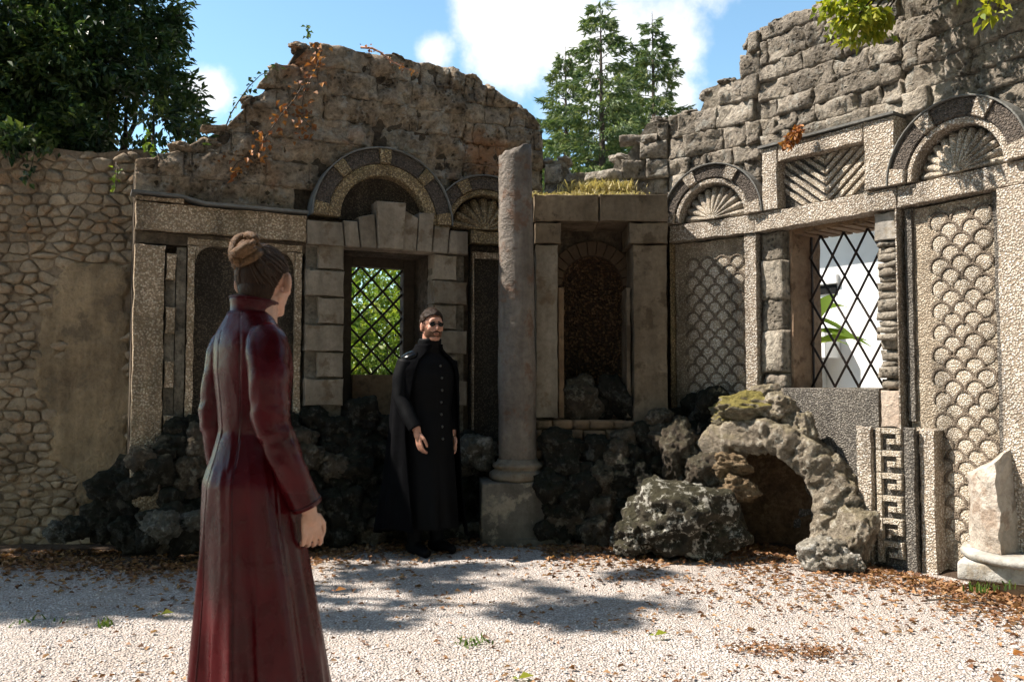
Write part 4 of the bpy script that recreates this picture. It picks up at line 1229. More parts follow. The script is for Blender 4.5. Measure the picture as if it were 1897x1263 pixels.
# ------------------------------------------------------------------ little cave: rock arch against the wall
def cave():
    f = Facet(pt(1300, 6.72), pt(1618, 6.08))
    root = thing('rock_cave', f.P(.45, 0, 0), 'low arched cave of rough rock with yellow moss on top, left of the meander pier', 'grotto')
    outer = [(1305, 985), (1284, 900), (1282, 826), (1308, 788), (1358, 776), (1416, 778), (1470, 795), (1522, 832), (1566, 880), (1600, 932), (1622, 985), (1632, 1042)]
    inner = [(1352, 990), (1345, 930), (1340, 880), (1352, 852), (1378, 838), (1415, 838), (1455, 856), (1482, 890), (1500, 925), (1508, 955), (1500, 990), (1488, 1036)]
    def resample(pl, n):
        P = [Vector(f.uz(*p, .0)) for p in pl]; L = [0]
        for a, b in zip(P, P[1:]): L.append(L[-1] + (b - a).length)
        return [Vector((interp(list(zip(L, [p.x for p in P])), L[-1] * i / n), interp(list(zip(L, [p.y for p in P])), L[-1] * i / n))) for i in range(n + 1)]
    n = 150; A = resample(outer, n); B = resample(inner, n); v = []; sec = []
    dp = .55; k0 = 9; k1 = 16
    for j in range(k0): sec.append((j / k0, 0.0))          # front face: inner -> outer
    for j in range(k1): sec.append((1.0, -dp * j / k1))    # outer top going back
    for j in range(k0): sec.append((1 - j / k0, -dp))
    for j in range(k1): sec.append((0.0, -dp + dp * j / k1))
    K = len(sec)
    for i in range(n + 1):
        for t, o in sec:
            q = B[i].lerp(A[i], t); p = f.P(q.x, q.y, o)
            cen = B[i].lerp(A[i], .5); dirv = (f.P(q.x, q.y, o) - f.P(cen.x, cen.y, -dp * .5)).normalized()
            rnd_ = -.05 * (1 - min(1, (abs(t - .5) * 2 < .8) + (o < -.06))) 
            d = .06 * fbm(p * 5, 4) - .24 * max(0, .34 - noise.voronoi(p * 9)[0][0]) - .15 * max(0, .34 - noise.voronoi(p * 20)[0][0]) + .02 * noise.noise(p * 24)
            if o == 0.0: d -= .03 * (abs(t - .5) * 2) ** 3
            v.append(p + dirv * d)
    fs = [(i * K + k, i * K + (k + 1) % K, (i + 1) * K + (k + 1) % K, (i + 1) * K + k) for i in range(n) for k in range(K)]
    fix_normals(mesh_obj('rock_arch', v, fs, M['rock_lit'], root, smooth=True))
    # back of the cave
    v = []; nu, nz = 30, 22
    for j in range(nz + 1):
        for i in range(nu + 1):
            u = f.u(1300) + (f.u(1640) - f.u(1300)) * i / nu; z = -.02 + .78 * j / nz
            v.append(f.P(u, z, -.36 + .16 * (i / nu) ** 2 - .10 * math.sin(PI * i / nu) + .05 * fbm((u * 6, z * 6, 2), 4)))
    mesh_obj('cave_back', v, [(j * (nu + 1) + i, j * (nu + 1) + i + 1, (j + 1) * (nu + 1) + i + 1, (j + 1) * (nu + 1) + i) for j in range(nz) for i in range(nu)], M['cave'], root, smooth=True)
    R_ = lambda *a, **k: px_rock(*a, root=root, **k)
    R_(1388, 764, 142, 62, 6.78, 'rock_moss', 3, name='mossy_top_rock', k=1)
    R_(1352, 786, 60, 34, 6.82, 'rock_moss', 5, name='mossy_top_rock', k=2)
    R_(1440, 752, 60, 50, 6.60, 'rock_lit', 6, name='top_rock')
    R_(1482, 796, 56, 70, 6.55, 'rock_lit', 7, name='side_rock')
    R_(1418, 735, 60, 44, 6.85, 'rock_lit', 12, name='top_rock')
    R_(1262, 842, 80, 110, 6.9, 'rock_lit_dim', 8, name='side_rock')
    R_(1306, 880, 76, 80, 6.68, 'rock_lit_dim', 9, name='side_rock')
    R_(1358, 905, 78, 52, 6.55, 'cave_lump', 10, name='side_rock')
    R_(1350, 862, 70, 44, 6.58, 'cave_lump', 13, name='side_rock')
    R_(1582, 990, 62, 96, 6.08, 'rock_lit', 11, name='foot_rock')
    R_(1548, 862, 30, 34, 6.30, 'rock_lit', 15, name='side_rock')
    return root
M['cave_lump'] = mat_rock('brown_lump', (.16, .10, .055), (.33, .235, .14), (.4, .34, .24), (.2, .14, .07), .2, .25)
cave()
M['rock_spot'] = mat_rock('spotted_boulder', (.022, .018, .012), (.09, .075, .052), (.55, .52, .46), (.05, .048, .018), .4, .95)
px_rock(1262, 965, 186, 140, 6.42, 'rock_spot', 41, 'large dark boulder blotched with white lichen, in front of the cave on its left', name='boulder', k=3, rot=(.1, .15, .2))
px_rock(1172, 995, 80, 64, 6.40, 'rock_spot', 42, 'low dark boulder at the left foot of the large lichened one', name='boulder', k=4)
px_rock(1338, 992, 84, 64, 6.30, 'rock_spot', 44, 'low mossy boulder at the right foot of the large lichened one', name='boulder', k=2)
M['rock_white'] = mat_rock('white_pitted', (.20, .165, .12), (.50, .46, .40), (.66, .64, .60), (.2, .17, .1), .2, .7)
px_rock(1530, 1024, 82, 64, 5.95, 'rock_white', 43, 'small pale pitted rock lying before the right foot of the cave', name='boulder', k=5)
px_rock(1580, 1042, 44, 34, 5.88, 'rock_white', 46, 'smallest pale rock beside the meander pier', name='boulder', k=0)
M['rock_grey'] = mat_rock('grey_boulder', (.07, .062, .05), (.18, .165, .14), (.33, .32, .30), (.06, .06, .03), .4, .5)
for i, (px, py, w, h, lab) in enumerate(((300, 975, 66, 60, 'rounded grey boulder at the foot of the rockwork, left of the woman'), (362, 966, 60, 40, 'flat grey boulder beside the red coat at the foot of the rockwork'), (110, 985, 56, 36, 'grey boulder at the foot of the plastered rubble wall'), (884, 838, 76, 64, 'pale lichened rock on the rockwork between man and column'), (866, 988, 56, 40, 'grey rock on the ground between man and pedestal'))):
    gd = wall_at_px(px) - .46 if px > 243 else 6.45
    px_rock(px, py, w, h, gd, 'rock_grey', 60 + i, lab, name='boulder')

# ------------------------------------------------------------------ broken column base at the right edge
def column_fragment():
    f = Facet(pt(1764, 5.42), pt(2052, 4.95))
    root = thing('column_base', f.P(.4, 0, -.3), 'weathered marble plinth and torus of a column base at the right edge', 'column base')
    def wavy(name, u0, u1, z0, z1, o0, o1, m, seed):
        bm = bmesh.new(); bmesh.ops.create_cube(bm, size=1)
        for v in bm.verts: v.co = Vector((u0 + (u1 - u0) * (v.co.x + .5), o0 + (o1 - o0) * (v.co.y + .5), z0 + (z1 - z0) * (v.co.z + .5)))
        bmesh.ops.bevel(bm, geom=bm.edges[:], offset=.012, segments=2, profile=.6, affect='EDGES')
        bmesh.ops.subdivide_edges(bm, edges=[e for e in bm.edges if e.calc_length() > .08], cuts=9, use_grid_fill=True)
        vs = []
        for v in bm.verts:
            w = f.P(v.co.x, v.co.z, v.co.y); w += Vector((fbm(w * 5 + Vector((seed, 0, 0)), 3), fbm(w * 5 + Vector((0, seed, 0)), 3), fbm(w * 5, 3))) * .008
            vs.append(w)
        fs = [[v.index for v in fc.verts] for fc in bm.faces]; bm.free()
        return fix_normals(mesh_obj(name, vs, fs, m, root, smooth=True))
    wavy('foundation', .06, .9, -.03, .062, -.62, -.03, M['brick'], 1)
    wavy('plinth', .0, .95, .064, .165, -.68, .0, M['marble'], 2)
    c = f.P(.42, .165, -.34)
    mb = MB(); lathe(mb, [(.38, .002), (.43, .004), (.45, .02), (.452, .04), (.44, .058), (.40, .068), (.36, .07)], c, 56, wob=.006)
    mb.obj('torus', M['marble'], root, smooth=True)
    # standing splinter of the shaft
    bm = bmesh.new(); bmesh.ops.create_cone(bm, cap_ends=True, segments=36, radius1=.40, radius2=.385, depth=.64)
    bmesh.ops.subdivide_edges(bm, edges=[e for e in bm.edges if e.calc_length() > .3], cuts=9)
    for v in bm.verts: v.co.z += .32
    def cut(co, no):
        g = bm.verts[:] + bm.edges[:] + bm.faces[:]
        res = bmesh.ops.bisect_plane(bm, geom=g, plane_co=co, plane_no=no, clear_outer=True)
        ed = [e for e in res['geom_cut'] if isinstance(e, bmesh.types.BMEdge)]
        if ed: bmesh.ops.contextual_create(bm, geom=ed)
    # local frame: x right along the plinth, y away from the viewer
    cut(Vector((-.028, 0, .3)), Vector((.90, -.43, .06)))
    cut(Vector((-.21, 0, .58)), Vector((-.6, -.1, .8)))
    cut(Vector((-.10, .1, .62)), Vector((.5, .3, .8)))
    bmesh.ops.triangulate(bm, faces=[fc for fc in bm.faces if len(fc.verts) > 4])
    for _ in range(2): bmesh.ops.subdivide_edges(bm, edges=[e for e in bm.edges if e.calc_length() > .05], cuts=1, use_grid_fill=True)
    bmesh.ops.triangulate(bm, faces=[fc for fc in bm.faces if len(fc.verts) > 4])
    vs = []
    for v in bm.verts:
        p = v.co + v.co.normalized() * (.02 * fbm(v.co * 6, 4)) + Vector((1, 0, 0)) * .012 * fbm(v.co * 14, 2)
        q = f.P(.42 + p.x, .236 + p.z, -.34 - p.y); vs.append(q)
    fs = [[v.index for v in fc.verts] for fc in bm.faces]; bm.free()
    o = fix_normals(mesh_obj('stone_fragment', vs, fs, M['fragment'], None))
    tag(o, 'broken upright piece of column shaft standing on the marble base', 'stone fragment')
column_fragment()

# ------------------------------------------------------------------ foliage helpers
def leaf(mb, p, d, n, L, w, fold=.25):
    """one folded leaf: base p, direction d, face normal n"""
    d = d.normalized(); s = d.cross(n)
    if s.length < 1e-4: s = d.orthogonal()
    s.normalize(); n = s.cross(d)
    a = p; b = p + d * L * .45 + s * w * .5 + n * fold * w; c = p + d * L - n * L * .12; e = p + d * L * .45 - s * w * .5 + n * fold * w
    m = p + d * L * .5
    i = len(mb.v); mb.v += [tuple(a), tuple(b), tuple(c), tuple(e)]; mb.f += [(i, i + 1, i + 2), (i, i + 2, i + 3)]; mb.mi += [0, 0]
def rv(r):
    while True:
        v = Vector((r.uniform(-1, 1), r.uniform(-1, 1), r.uniform(-1, 1)))
        if .05 < v.length < 1: return v
def crown(name, blobs, n, L, m, root, seed, wr=.42, thr=-.12, ns=1.4, clump=7, shell=.55, droop=.3):
    r = random.Random(seed); mb = MB(); tot = sum(b[1] ** 2 for b in blobs); made = 0
    for c, rad in blobs:
        c = Vector(c); k = int(n * rad ** 2 / tot / clump)
        for _ in range(k):
            v = rv(r).normalized() * rad * (shell + (1 - shell) * r.random()) ** (1 if r.random() < .75 else 2.2)
            v.z *= .9
            p = c + v
            if noise.noise(p * ns) + .4 * noise.noise(p * ns * 2.7) < thr: continue
            ax = (v.normalized() + rv(r) * .7 + Vector((0, 0, -droop))).normalized()
            for q in range(clump):
                d = (ax + rv(r) * .9).normalized(); nn = (Vector((0, 0, 1)) + rv(r) * .8).normalized()
                l = L * r.uniform(.65, 1.25)
                leaf(mb, p + rv(r) * L * .8, d, nn, l, l * wr * r.uniform(.8, 1.2))
    return mb.obj(name, m, root)
def branchy(name, base, targets, r0, m, root, seed, seg=7):
    r = random.Random(seed); mb = MB(); base = Vector(base)
    fork = base + (sum((Vector(t) for t in targets), Vector()) / len(targets) - base) * .45
    fork.x += r.uniform(-.1, .1)
    pts = [base + (fork - base) * t + Vector((r.uniform(-.05, .05), r.uniform(-.05, .05), 0)) * (t > 0) for t in (0, .3, .65, 1)]
    tube(mb, pts, [r0 * 1.25, r0, r0 * .85, r0 * .7], 10)
    for t in targets:
        t = Vector(t); s = pts[2].lerp(pts[3], r.random()); L = (t - s).length
        q = [s, s.lerp(t, .35) + rv(r) * .12 * L + Vector((0, 0, .06 * L)), s.lerp(t, .7) + rv(r) * .1 * L, t]
        tube(mb, q, [r0 * .5, r0 * .33, r0 * .2, r0 * .06], seg)
    return mb.obj(name, m, root, smooth=True)

# ------------------------------------------------------------------ evergreen above the rubble wall
def evergreen():
    B = [(at(60, 60, 7.7), .80), (at(190, 30, 7.9), .72), (at(235, 120, 7.7), .52), (at(120, 175, 7.5), .60), (at(285, 190, 7.5), .42), (at(340, 222, 7.4), .22), (at(20, 190, 7.35), .55), (at(270, 20, 8.1), .45), (at(200, 210, 7.3), .42), (at(60, 240, 7.15), .30), (at(140, 245, 7.15), .28), (at(290, 245, 7.2), .26), (at(240, 250, 7.15), .25),
         (at(100, -120, 7.9), .9), (at(-60, 40, 7.5), .8), (at(-80, 200, 7.3), .6), (at(300, 60, 8.0), .25), (at(380, 245, 7.15), .1), (at(30, 120, 7.3), .6), (at(150, 110, 7.4), .55), (at(330, 170, 7.6), .22), (at(40, 262, 6.66), .13), (at(105, 266, 6.64), .11), (at(150, 262, 6.66), .09), (at(195, 268, 6.62), .12), (at(250, 266, 6.62), .12), (at(315, 262, 6.62), .12), (at(360, 256, 6.66), .10), (at(8, 262, 6.66), .12), (at(0, 255, 7.05), .3), (at(180, 260, 7.05), .25), (at(100, 265, 7.0), .22)]
    base = (-4.15, 7.9, 0)
    root = thing('evergreen_tree', base, 'dark broad-leaved evergreen tree leaning over the rubble wall, upper left', 'tree')
    branchy('trunk', base, [b[0] for b in B[:12]], .11, M['bark'], root, 5)
    crown('crown', B, 42000, .082, M['leaf_dark'], root, 3, wr=.45, thr=-.35)
evergreen()
def shade_tree(base, B, n, label, seed, thr=.06, r0=.13):
    root = thing('unseen_tree', base, label, 'tree', 'trees left of the courtyard')
    branchy('trunk', base, [b[0] for b in B[:8]], r0, M['bark'], root, seed)
    crown('crown', B, n, .13, M['leaf_dark'], root, seed, wr=.5, thr=thr, ns=2.6)
# trees just left of the frame: their crowns dapple the gravel, the woman and the man
def sunward(p, h): return Vector(p) + SUN_V * (h / SUN_V.z)
_r = random.Random(61); _B = []; _BL = []
for px in range(-140, 1330, 95):
    for py in ((1012, 1045, 1080, 1115) if px < 420 else (1060, 1085, 1112, 1140)):
        if px >= 420 and _r.random() < {1060: .2, 1085: .3, 1112: .45, 1140: .6}[py]: continue
        g = ground_at(px + _r.uniform(-30, 30), py + _r.uniform(-10, 10)); h = max(4.7, (g.x + 4.7) * 1.24) + _r.uniform(0, .9)
        (_BL if px < 420 else _B).append((sunward(g, h), _r.uniform(.42, .58) if px < 420 else _r.uniform(.11, .23)))
_r.shuffle(_B)
shade_tree((-6.8, 5.4, 0), _B, 9500, 'leafy garden tree just outside the left edge, dappling the middle of the yard', 11, .10)
_r.shuffle(_BL)
shade_tree((-8.3, 5.3, 0), _BL, 15000, 'dense garden tree outside the left edge, shading the gravel before the rubble wall', 13, -.35)
_B = [(sunward((-.80 + dx, 2.75 + dy, z), 4.6 + q), rad) for dx, dy, z, q, rad in ((0, .14, 1.22, .5, .15), (0, -.12, 1.20, .2, .15), (0, .02, 1.08, .7, .18), (0, -.14, 1.0, .1, .17), (0, .14, .96, .4, .16), (.02, 0, .84, .6, .12))]
shade_tree((-7.2, 1.4, 0), _B, 2600, 'slim garden tree outside the left edge, shading the woman', 12, r0=.05)
def added_canopy_tree():  # unseen canopy added over the viewer to block sky light
    base = Vector((5.6, .2, 0)); r = random.Random(31)
    root = thing('unseen_tree', base, 'unseen spreading tree right of the viewer, its canopy added to block sky light', 'tree')
    B = []
    for x in (-1.2, .6, 2.4, 4.2, 6.0, 7.6):
        for y in (-6, -4.2, -2.4, -.6, 1.2, 2.9):
            B.append((Vector((x + r.uniform(-.4, .4), y + r.uniform(-.4, .4), 7.6 + r.uniform(-.5, .9) - .06 * ((x - 3) ** 2 + (y + 1) ** 2) * .3)), r.uniform(1.1, 1.4)))
    branchy('trunk', base, [b_[0] for b_ in B[::3]], .28, M['bark'], root, 8)
    crown('crown', B, 15000, .34, M['leaf_dark'], root, 44, wr=.55, thr=-.5)
added_canopy_tree()
def added_yard_tree(base, h, rad, label, seed):
    root = thing('unseen_tree', base, label, 'tree', 'unseen trees added to block sky light'); b = Vector(base)
    B = [(b + Vector((math.cos(q) * rad * .6, math.sin(q) * rad * .6, h * k)), rad * s) for q, k, s in ((0, .45, .7), (1.2, .6, .75), (2.5, .5, .7), (3.7, .65, .7), (5, .5, .75), (.5, .85, .6), (3, .85, .6), (4.5, .3, .6), (1.9, .28, .6))]
    branchy('trunk', base, [x[0] for x in B], .2, M['bark'], root, seed)
    crown('crown', B, 2600, .42, M['leaf_dark'], root, seed, wr=.5, thr=-.5)
# unseen trees added round the viewer to block sky light and deepen the shade
for i, (x, y, h, rad, lab) in enumerate(((-5.0, -4.6, 8.5, 2.8, 'unseen dark tree behind the viewer on the left, added to block sky light'), (-.5, -6.8, 9.0, 3.0, 'unseen dark tree straight behind the viewer, added to block sky light'), (4.6, -6.8, 9.0, 3.0, 'unseen dark tree behind the viewer on the right, added to block sky light'), (9.0, 1.6, 8.0, 2.8, 'unseen dark tree to the right of the viewer, added to block sky light'), (-6.8, -1.0, 8.0, 2.0, 'unseen dark tree to the left of the viewer, farther back, added to shade the ground'), (-9.5, -3.0, 8.5, 2.6, 'unseen dark tree farthest to the left of the viewer, added to shade the ground'))):
    added_yard_tree((x, y, 0), h, rad, lab, 90 + i)

# ------------------------------------------------------------------ spruces behind the wall
def spruce(px, d, ytop, half, label, seed, zlow=1.2):
    r = random.Random(seed); top = at(px, ytop, d); H = top.z; base = Vector((top.x, d, 0))
    root = thing('spruce_tree', base, label, 'tree', 'spruces behind the ruined wall')
    mb = MB(); tube(mb, [base, base + Vector((.03, 0, H * .5)), base + Vector((0, 0, H))], [.17, .09, .005], 8); mb.obj('trunk', M['bark'], root, smooth=True)
    mb = MB(); bb = MB(); z = zlow
    while z < H - .1:
        f_ = (H - z) / (H - zlow); L0 = half * (.05 + .95 * f_ ** .85)
        nb = r.randint(4, 6); a0 = r.uniform(0, 6.28)
        for k in range(nb):
            a = a0 + k * 2 * PI / nb + r.uniform(-.35, .35); L = L0 * r.uniform(.45, 1.25); z1 = z + r.uniform(-.1, .1)
            hd = Vector((math.cos(a), math.sin(a), 0)); pts = []
            up = .25 + .35 * (1 - f_)
            for i in range(6):
                t = i / 5; pts.append(base + hd * L * t + Vector((0, 0, z1 + L * (up * t - .75 * t * t + .38 * t ** 3))))
            tube(bb, pts, [.02 * (1 - .8 * i / 5) * (.4 + f_) for i in range(6)], 4)
            side = Vector((-hd.y, hd.x, 0)); nt = int(16 + L * 150)
            for q in range(nt):
                t = r.uniform(.12, 1.0) ** .8; i = min(4, int(t * 5)); p = pts[i].lerp(pts[i + 1], t * 5 - i)
                sd = r.choice((-1, 1)); ext = (L * .34 * (1 - t) + .10) * r.random()
                p = p + side * sd * ext + hd * ext * .5 + Vector((0, 0, -ext * r.uniform(.1, .7)))
                dd = (hd * .7 + side * sd * r.uniform(.1, 1.0) + Vector((0, 0, r.uniform(-.9, .25)))).normalized()
                l = r.uniform(.08, .19); leaf(mb, p, dd, rv(r).normalized(), l, l * .24, .1)
                if r.random() < .5: leaf(mb, p, (dd + Vector((0, 0, -.8))).normalized(), rv(r).normalized(), l * .8, l * .22, .1)
        z += r.uniform(.2, .32)
    bb.obj('branches', M['bark'], root)['kind'] = 'stuff'
    mb.obj('crown', M['needle'], root)
spruce(1112, 17, 4, 2.5, 'tallest spruce rising behind the gap in the wall', 1)
spruce(1208, 18.5, 22, 2.1, 'slimmer spruce right of the tallest one, behind the wall', 2)
spruce(1047, 19, 86, 2.0, 'shortest spruce left of the tallest one, behind the wall', 3)
spruce(1165, 22, 110, 2.2, 'spruce standing farther back between the two tall ones', 4)

# ------------------------------------------------------------------ garden behind the arched window
def garden_bush(px, py, d, rad, label, seed, n=5200, L=.10):
    c = at(px, py, d); root = thing('garden_bush', (c.x, c.y, 0), label, 'bush', 'bushes behind the arched window')
    B = [(c, rad)] + [(c + Vector((math.cos(a), math.sin(a) * .6, r2)) * rad * .8, rad * .6) for a, r2 in ((0, .4), (1.3, -.5), (2.5, .5), (3.8, -.3), (5.1, .1), (4.4, -.9), (.6, -.9))]
    branchy('stem', (c.x, c.y, 0), [b[0] for b in B], .04, M['bark'], root, seed)
    crown('crown', B, n, L, M['leaf_lit'], root, seed, wr=.36, thr=-.2)
garden_bush(690, 640, 10.2, .75, 'bright green bush low behind the arched window grille', 21)
garden_bush(705, 530, 11.4, .9, 'taller green bush seen at the top of the arched window', 22)
garden_bush(640, 600, 13.0, 1.3, 'big bush farther back behind the arched window', 23, 7000, .13)

# ------------------------------------------------------------------ white house behind the barred window
def house():
    f = Facet((2.6, 11.2), (5.3, 7.6))
    root = thing('white_house', f.P(1.5, 0, -1), 'white rendered house seen through the barred window on the right', 'house')
    slab('wall', f, 0, f.len, -.05, 3.4, -3, 0, M['white'], root, bev=0)
    w = f.u(1600)
    slab('eave', f, -.1, f.len, 3.1, 3.25, .002, .2, M['white'], root, bev=.01)
    slab('pilaster', f, f.u(1478), f.u(1530), -.05, f.z(1500, 660), .002, .25, M['greywall'], root, bev=.005)
    slab('ledge', f, f.u(1470), f.u(1556), f.z(1520, 664), f.z(1520, 610), .002, .3, M['white'], root, bev=.005)
    wn = slab('window', f, f.u(1500), f.u(1552), f.z(1520, 546), f.z(1520, 530), .002, .02, M['glass'], root, bev=0)
    slab('window_ledge', f, f.u(1496), f.u(1556), f.z(1520, 528), f.z(1520, 512), .002, .05, M['white'], wn, bev=.004)
    slab('roof', f, -.3, f.len + .1, 3.4, 3.6, -3.2, .5, M['brick'], root)
M['glass'] = mat_simple('dark_glass', (.012, .012, .012), .9, .1, 5, .1)
house()
def long_leaf(mb, p, d, n, L, w):
    pts = []
    d = d.normalized(); s = d.cross(n).normalized()
    for i in range(7):
        t = i / 6; c = p + d * L * t - Vector((0, 0, 1)) * L * .45 * t * t
        ww = w * math.sin(PI * min(1, t * .93 + .05)) ; pts += [c - s * ww * .5, c + Vector((0, 0, -.15 * ww)), c + s * ww * .5]
    fs = [(i * 3 + k, i * 3 + k + 1, (i + 1) * 3 + k + 1, (i + 1) * 3 + k) for i in range(6) for k in range(2)]
    mb.add(pts, fs)
def palm_plant():
    r = random.Random(4); c = at(1502, 640, 8.3)
    root = thing('broad_leaf_plant', (c.x, c.y, 0), 'plant with long arching green leaves behind the barred window', 'plant')
    mb = MB(); tube(mb, [(c.x, c.y, 0), (c.x + .02, c.y, c.z * .5), (c.x, c.y, c.z + .1)], [.05, .04, .03], 8); mb.obj('stem', M['grass'], root)
    for i, (dx, dz, L) in enumerate(((.8, .5, .6), (.9, .15, .55), (.7, -.1, .5), (-.8, .4, .6), (-.5, .8, .6), (.3, .9, .7), (.9, .75, .65), (-.9, 0, .5), (.5, .3, .6))):
        mb = MB(); long_leaf(mb, c + Vector((0, 0, .1 + .14 * (i % 4) - .1)), Vector((dx, r.uniform(-.5, .5), dz)), Vector((0, -.6, 1)), L * 1.0, .13)
        mb.obj('leaf_blade', M['leaf_lit'], root, smooth=True)
palm_plant()

# ------------------------------------------------------------------ branch hanging in at the top right
def hanging_tree():
    base = (5.2, 6.6, 0)
    root = thing('overhanging_tree', base, 'yellow green leafy branches hanging over the block wall at the top right', 'tree')
    B = [(at(1560, 15, 5.7), .17), (at(1580, 40, 5.6), .14), (at(1640, 15, 5.6), .1), (at(1600, 25, 5.65), .15), (at(1585, 62, 5.7), .08), (at(1625, 45, 5.65), .10), (at(1545, 50, 5.75), .06), (at(1830, 8, 5.1), .09), (at(1850, 20, 5.1), .05),
         (at(1590, -60, 5.7), .3), (at(1700, -110, 5.6), .35), (at(1830, -90, 5.3), .35), (at(1950, -120, 5.4), .4), (at(1900, -220, 5.6), .5), (at(1760, -220, 5.8), .5)]
    mb = MB(); t0 = Vector((5.2, 6.6, 0)); t1 = Vector((4.9, 6.4, 3.5)); hub = at(1900, -220, 5.7)
    tube(mb, [t0, t0.lerp(t1, .5) + Vector((.1, 0, 0)), t1, hub], [.16, .14, .11, .06], 10)
    for c, rr_ in B: tube(mb, [hub, hub.lerp(c, .5) + Vector((0, 0, .12)), hub.lerp(c, .8) + Vector((0, 0, .08)), c], [.03, .018, .01, .004], 6)
    mb.obj('trunk', M['bark'], root, smooth=True)
    crown('crown', B, 5200, .075, M['leaf_yel'], root, 9, wr=.55, thr=-.9, shell=.2, droop=.8)
hanging_tree()

# ------------------------------------------------------------------ creepers on the broken wall
def creeper(name, label, path, d, m_leaf, nl, L, seed, spread=.05, rad=.006, mstem='bark'):
    r = random.Random(seed); P = [at(x, y, d) for x, y in path]
    root = thing(name, P[0], label, 'creeper')
    mb = MB(); tube(mb, P, [rad * (1 - .7 * i / (len(P) - 1)) for i in range(len(P))], 6); mb.obj('stem', M[mstem], root, smooth=True)
    mb = MB()
    for i in range(nl):
        t = r.random() * (len(P) - 1); k = min(len(P) - 2, int(t)); p = P[k].lerp(P[k + 1], t - k) + rv(r) * spread
        leaf(mb, p, (rv(r) + Vector((0, -.4, -.4))).normalized(), (Vector((0, -1, .5)) + rv(r) * .6).normalized(), L * r.uniform(.6, 1.3), L * r.uniform(.5, .9))
    mb.obj('leaves', M[m_leaf], root)['kind'] = 'stuff'
creeper('climbing_vine', 'thin leafy vine arching against the sky beside the wall top', [(418, 236), (428, 210), (442, 188), (460, 162), (482, 140), (505, 128), (512, 118)], 6.85, 'leaf_dark', 34, .045, 1, .05)
M['pinkstem'] = mat_simple('pink_stem', (.45, .25, .18), .7, .3, 30)
creeper('red_vine', 'pinkish dry vine trailing over the top of the broken wall', [(668, 88), (690, 90), (706, 98), (722, 112), (745, 124), (768, 134)], 7.1, 'rust_leaf', 40, .03, 2, .03, .011, 'pinkstem')
creeper('sprig', 'green sprig growing on the highest point of the broken wall', [(570, 72), (571, 58), (568, 46)], 6.95, 'grass', 12, .05, 3, .02)
creeper('orange_creeper', 'orange creeper climbing the left edge of the broken wall', [(596, 95), (585, 130), (565, 165), (556, 215), (575, 235), (560, 250)], 6.9, 'rust_leaf', 75, .055, 4, .10)
creeper('orange_creeper', 'orange creeper below the vine, low on the left of the broken wall', [(560, 160), (545, 185), (520, 215), (495, 250), (480, 285), (440, 300), (425, 320), (400, 360)], 6.75, 'rust_leaf', 80, .055, 5, .10)
creeper('orange_tuft', 'dry orange tuft hanging over the chevron panel frame', [(1480, 235), (1470, 250), (1452, 272)], 6.52, 'rust_leaf', 110, .05, 6, .035)
creeper('ivy_strand', 'green ivy strand with pale leaves hanging over the rubble wall', [(280, 250), (285, 275), (300, 290), (310, 305)], 6.6, 'leaf_lit', 30, .06, 7, .06)
creeper('ivy_strand', 'thin ivy strand on the far left of the rubble wall', [(60, 230), (66, 270), (58, 310), (50, 330)], 6.66, 'leaf_dark', 26, .055, 8, .05)
creeper('ivy_strand', 'short ivy strand above the plaster patch of the rubble wall', [(215, 300), (218, 330), (214, 352)], 6.66, 'leaf_lit', 14, .05, 9, .03)

# ------------------------------------------------------------------ dry grass and weeds
def tuft_field(name, pts, n, L, m, label_none, seed, lean=.6):
    r = random.Random(seed); mb = MB()
    for _ in range(n):
        i = r.randrange(len(pts)); c, sx, sy = pts[i]
        p = Vector(c) + Vector((r.gauss(0, sx), r.gauss(0, sy), 0)); d = (Vector((0, 0, 1)) + rv(r) * lean).normalized(); l = L * r.uniform(.4, 1.2); s = d.orthogonal().normalized(); s.rotate(Matrix.Rotation(r.uniform(0, 6.28), 3, d))
        w = .006; mid = p + d * l * .55; tip = p + d * l + Vector((0, 0, -l * .25)) + rv(r) * .02
        k = len(mb.v); mb.v += [tuple(p - s * w), tuple(p + s * w), tuple(mid + s * w * .8), tuple(mid - s * w * .8), tuple(tip)]
        mb.f += [(k, k + 1, k + 2, k + 3), (k + 3, k + 2, k + 4)]; mb.mi += [0, 0]
    o = mb.obj(name, m, None); o['kind'] = 'stuff'; return o
zt = FA.z(1110, 361)
led = [(FA.P(FA.u(x), zt, -.04 - .06 * (i % 3)), .05, .05) for i, x in enumerate(range(995, 1180, 12))]
tuft_field('dry_grass', led, 900, .055, M['straw'], None, 1, 1.2)
gap_z = FC.z(1110, 352)
tuft_field('dry_grass_clump', [(FC.P(FC.u(x), gap_z - .03, -.0 - .12 * (i % 2)), .07, .06) for i, x in enumerate(range(1070, 1170, 10))], 1900, .15, M['straw'], None, 2, .9)
tuft_field('weed', [(ground_at(880, 1198), .05, .05), (ground_at(872, 1190), .03, .03)], 40, .05, M['grass'], None, 3, .8)
tuft_field('weed', [(ground_at(90, 1152), .09, .04), (ground_at(200, 1160), .02, .02)], 34, .06, M['grass'], None, 4, .8)
tuft_field('weed', [(at(1838, 1092, 5.12), .07, .03), (at(1812, 1096, 5.18), .03, .02)], 40, .08, M['grass'], None, 5, .5)

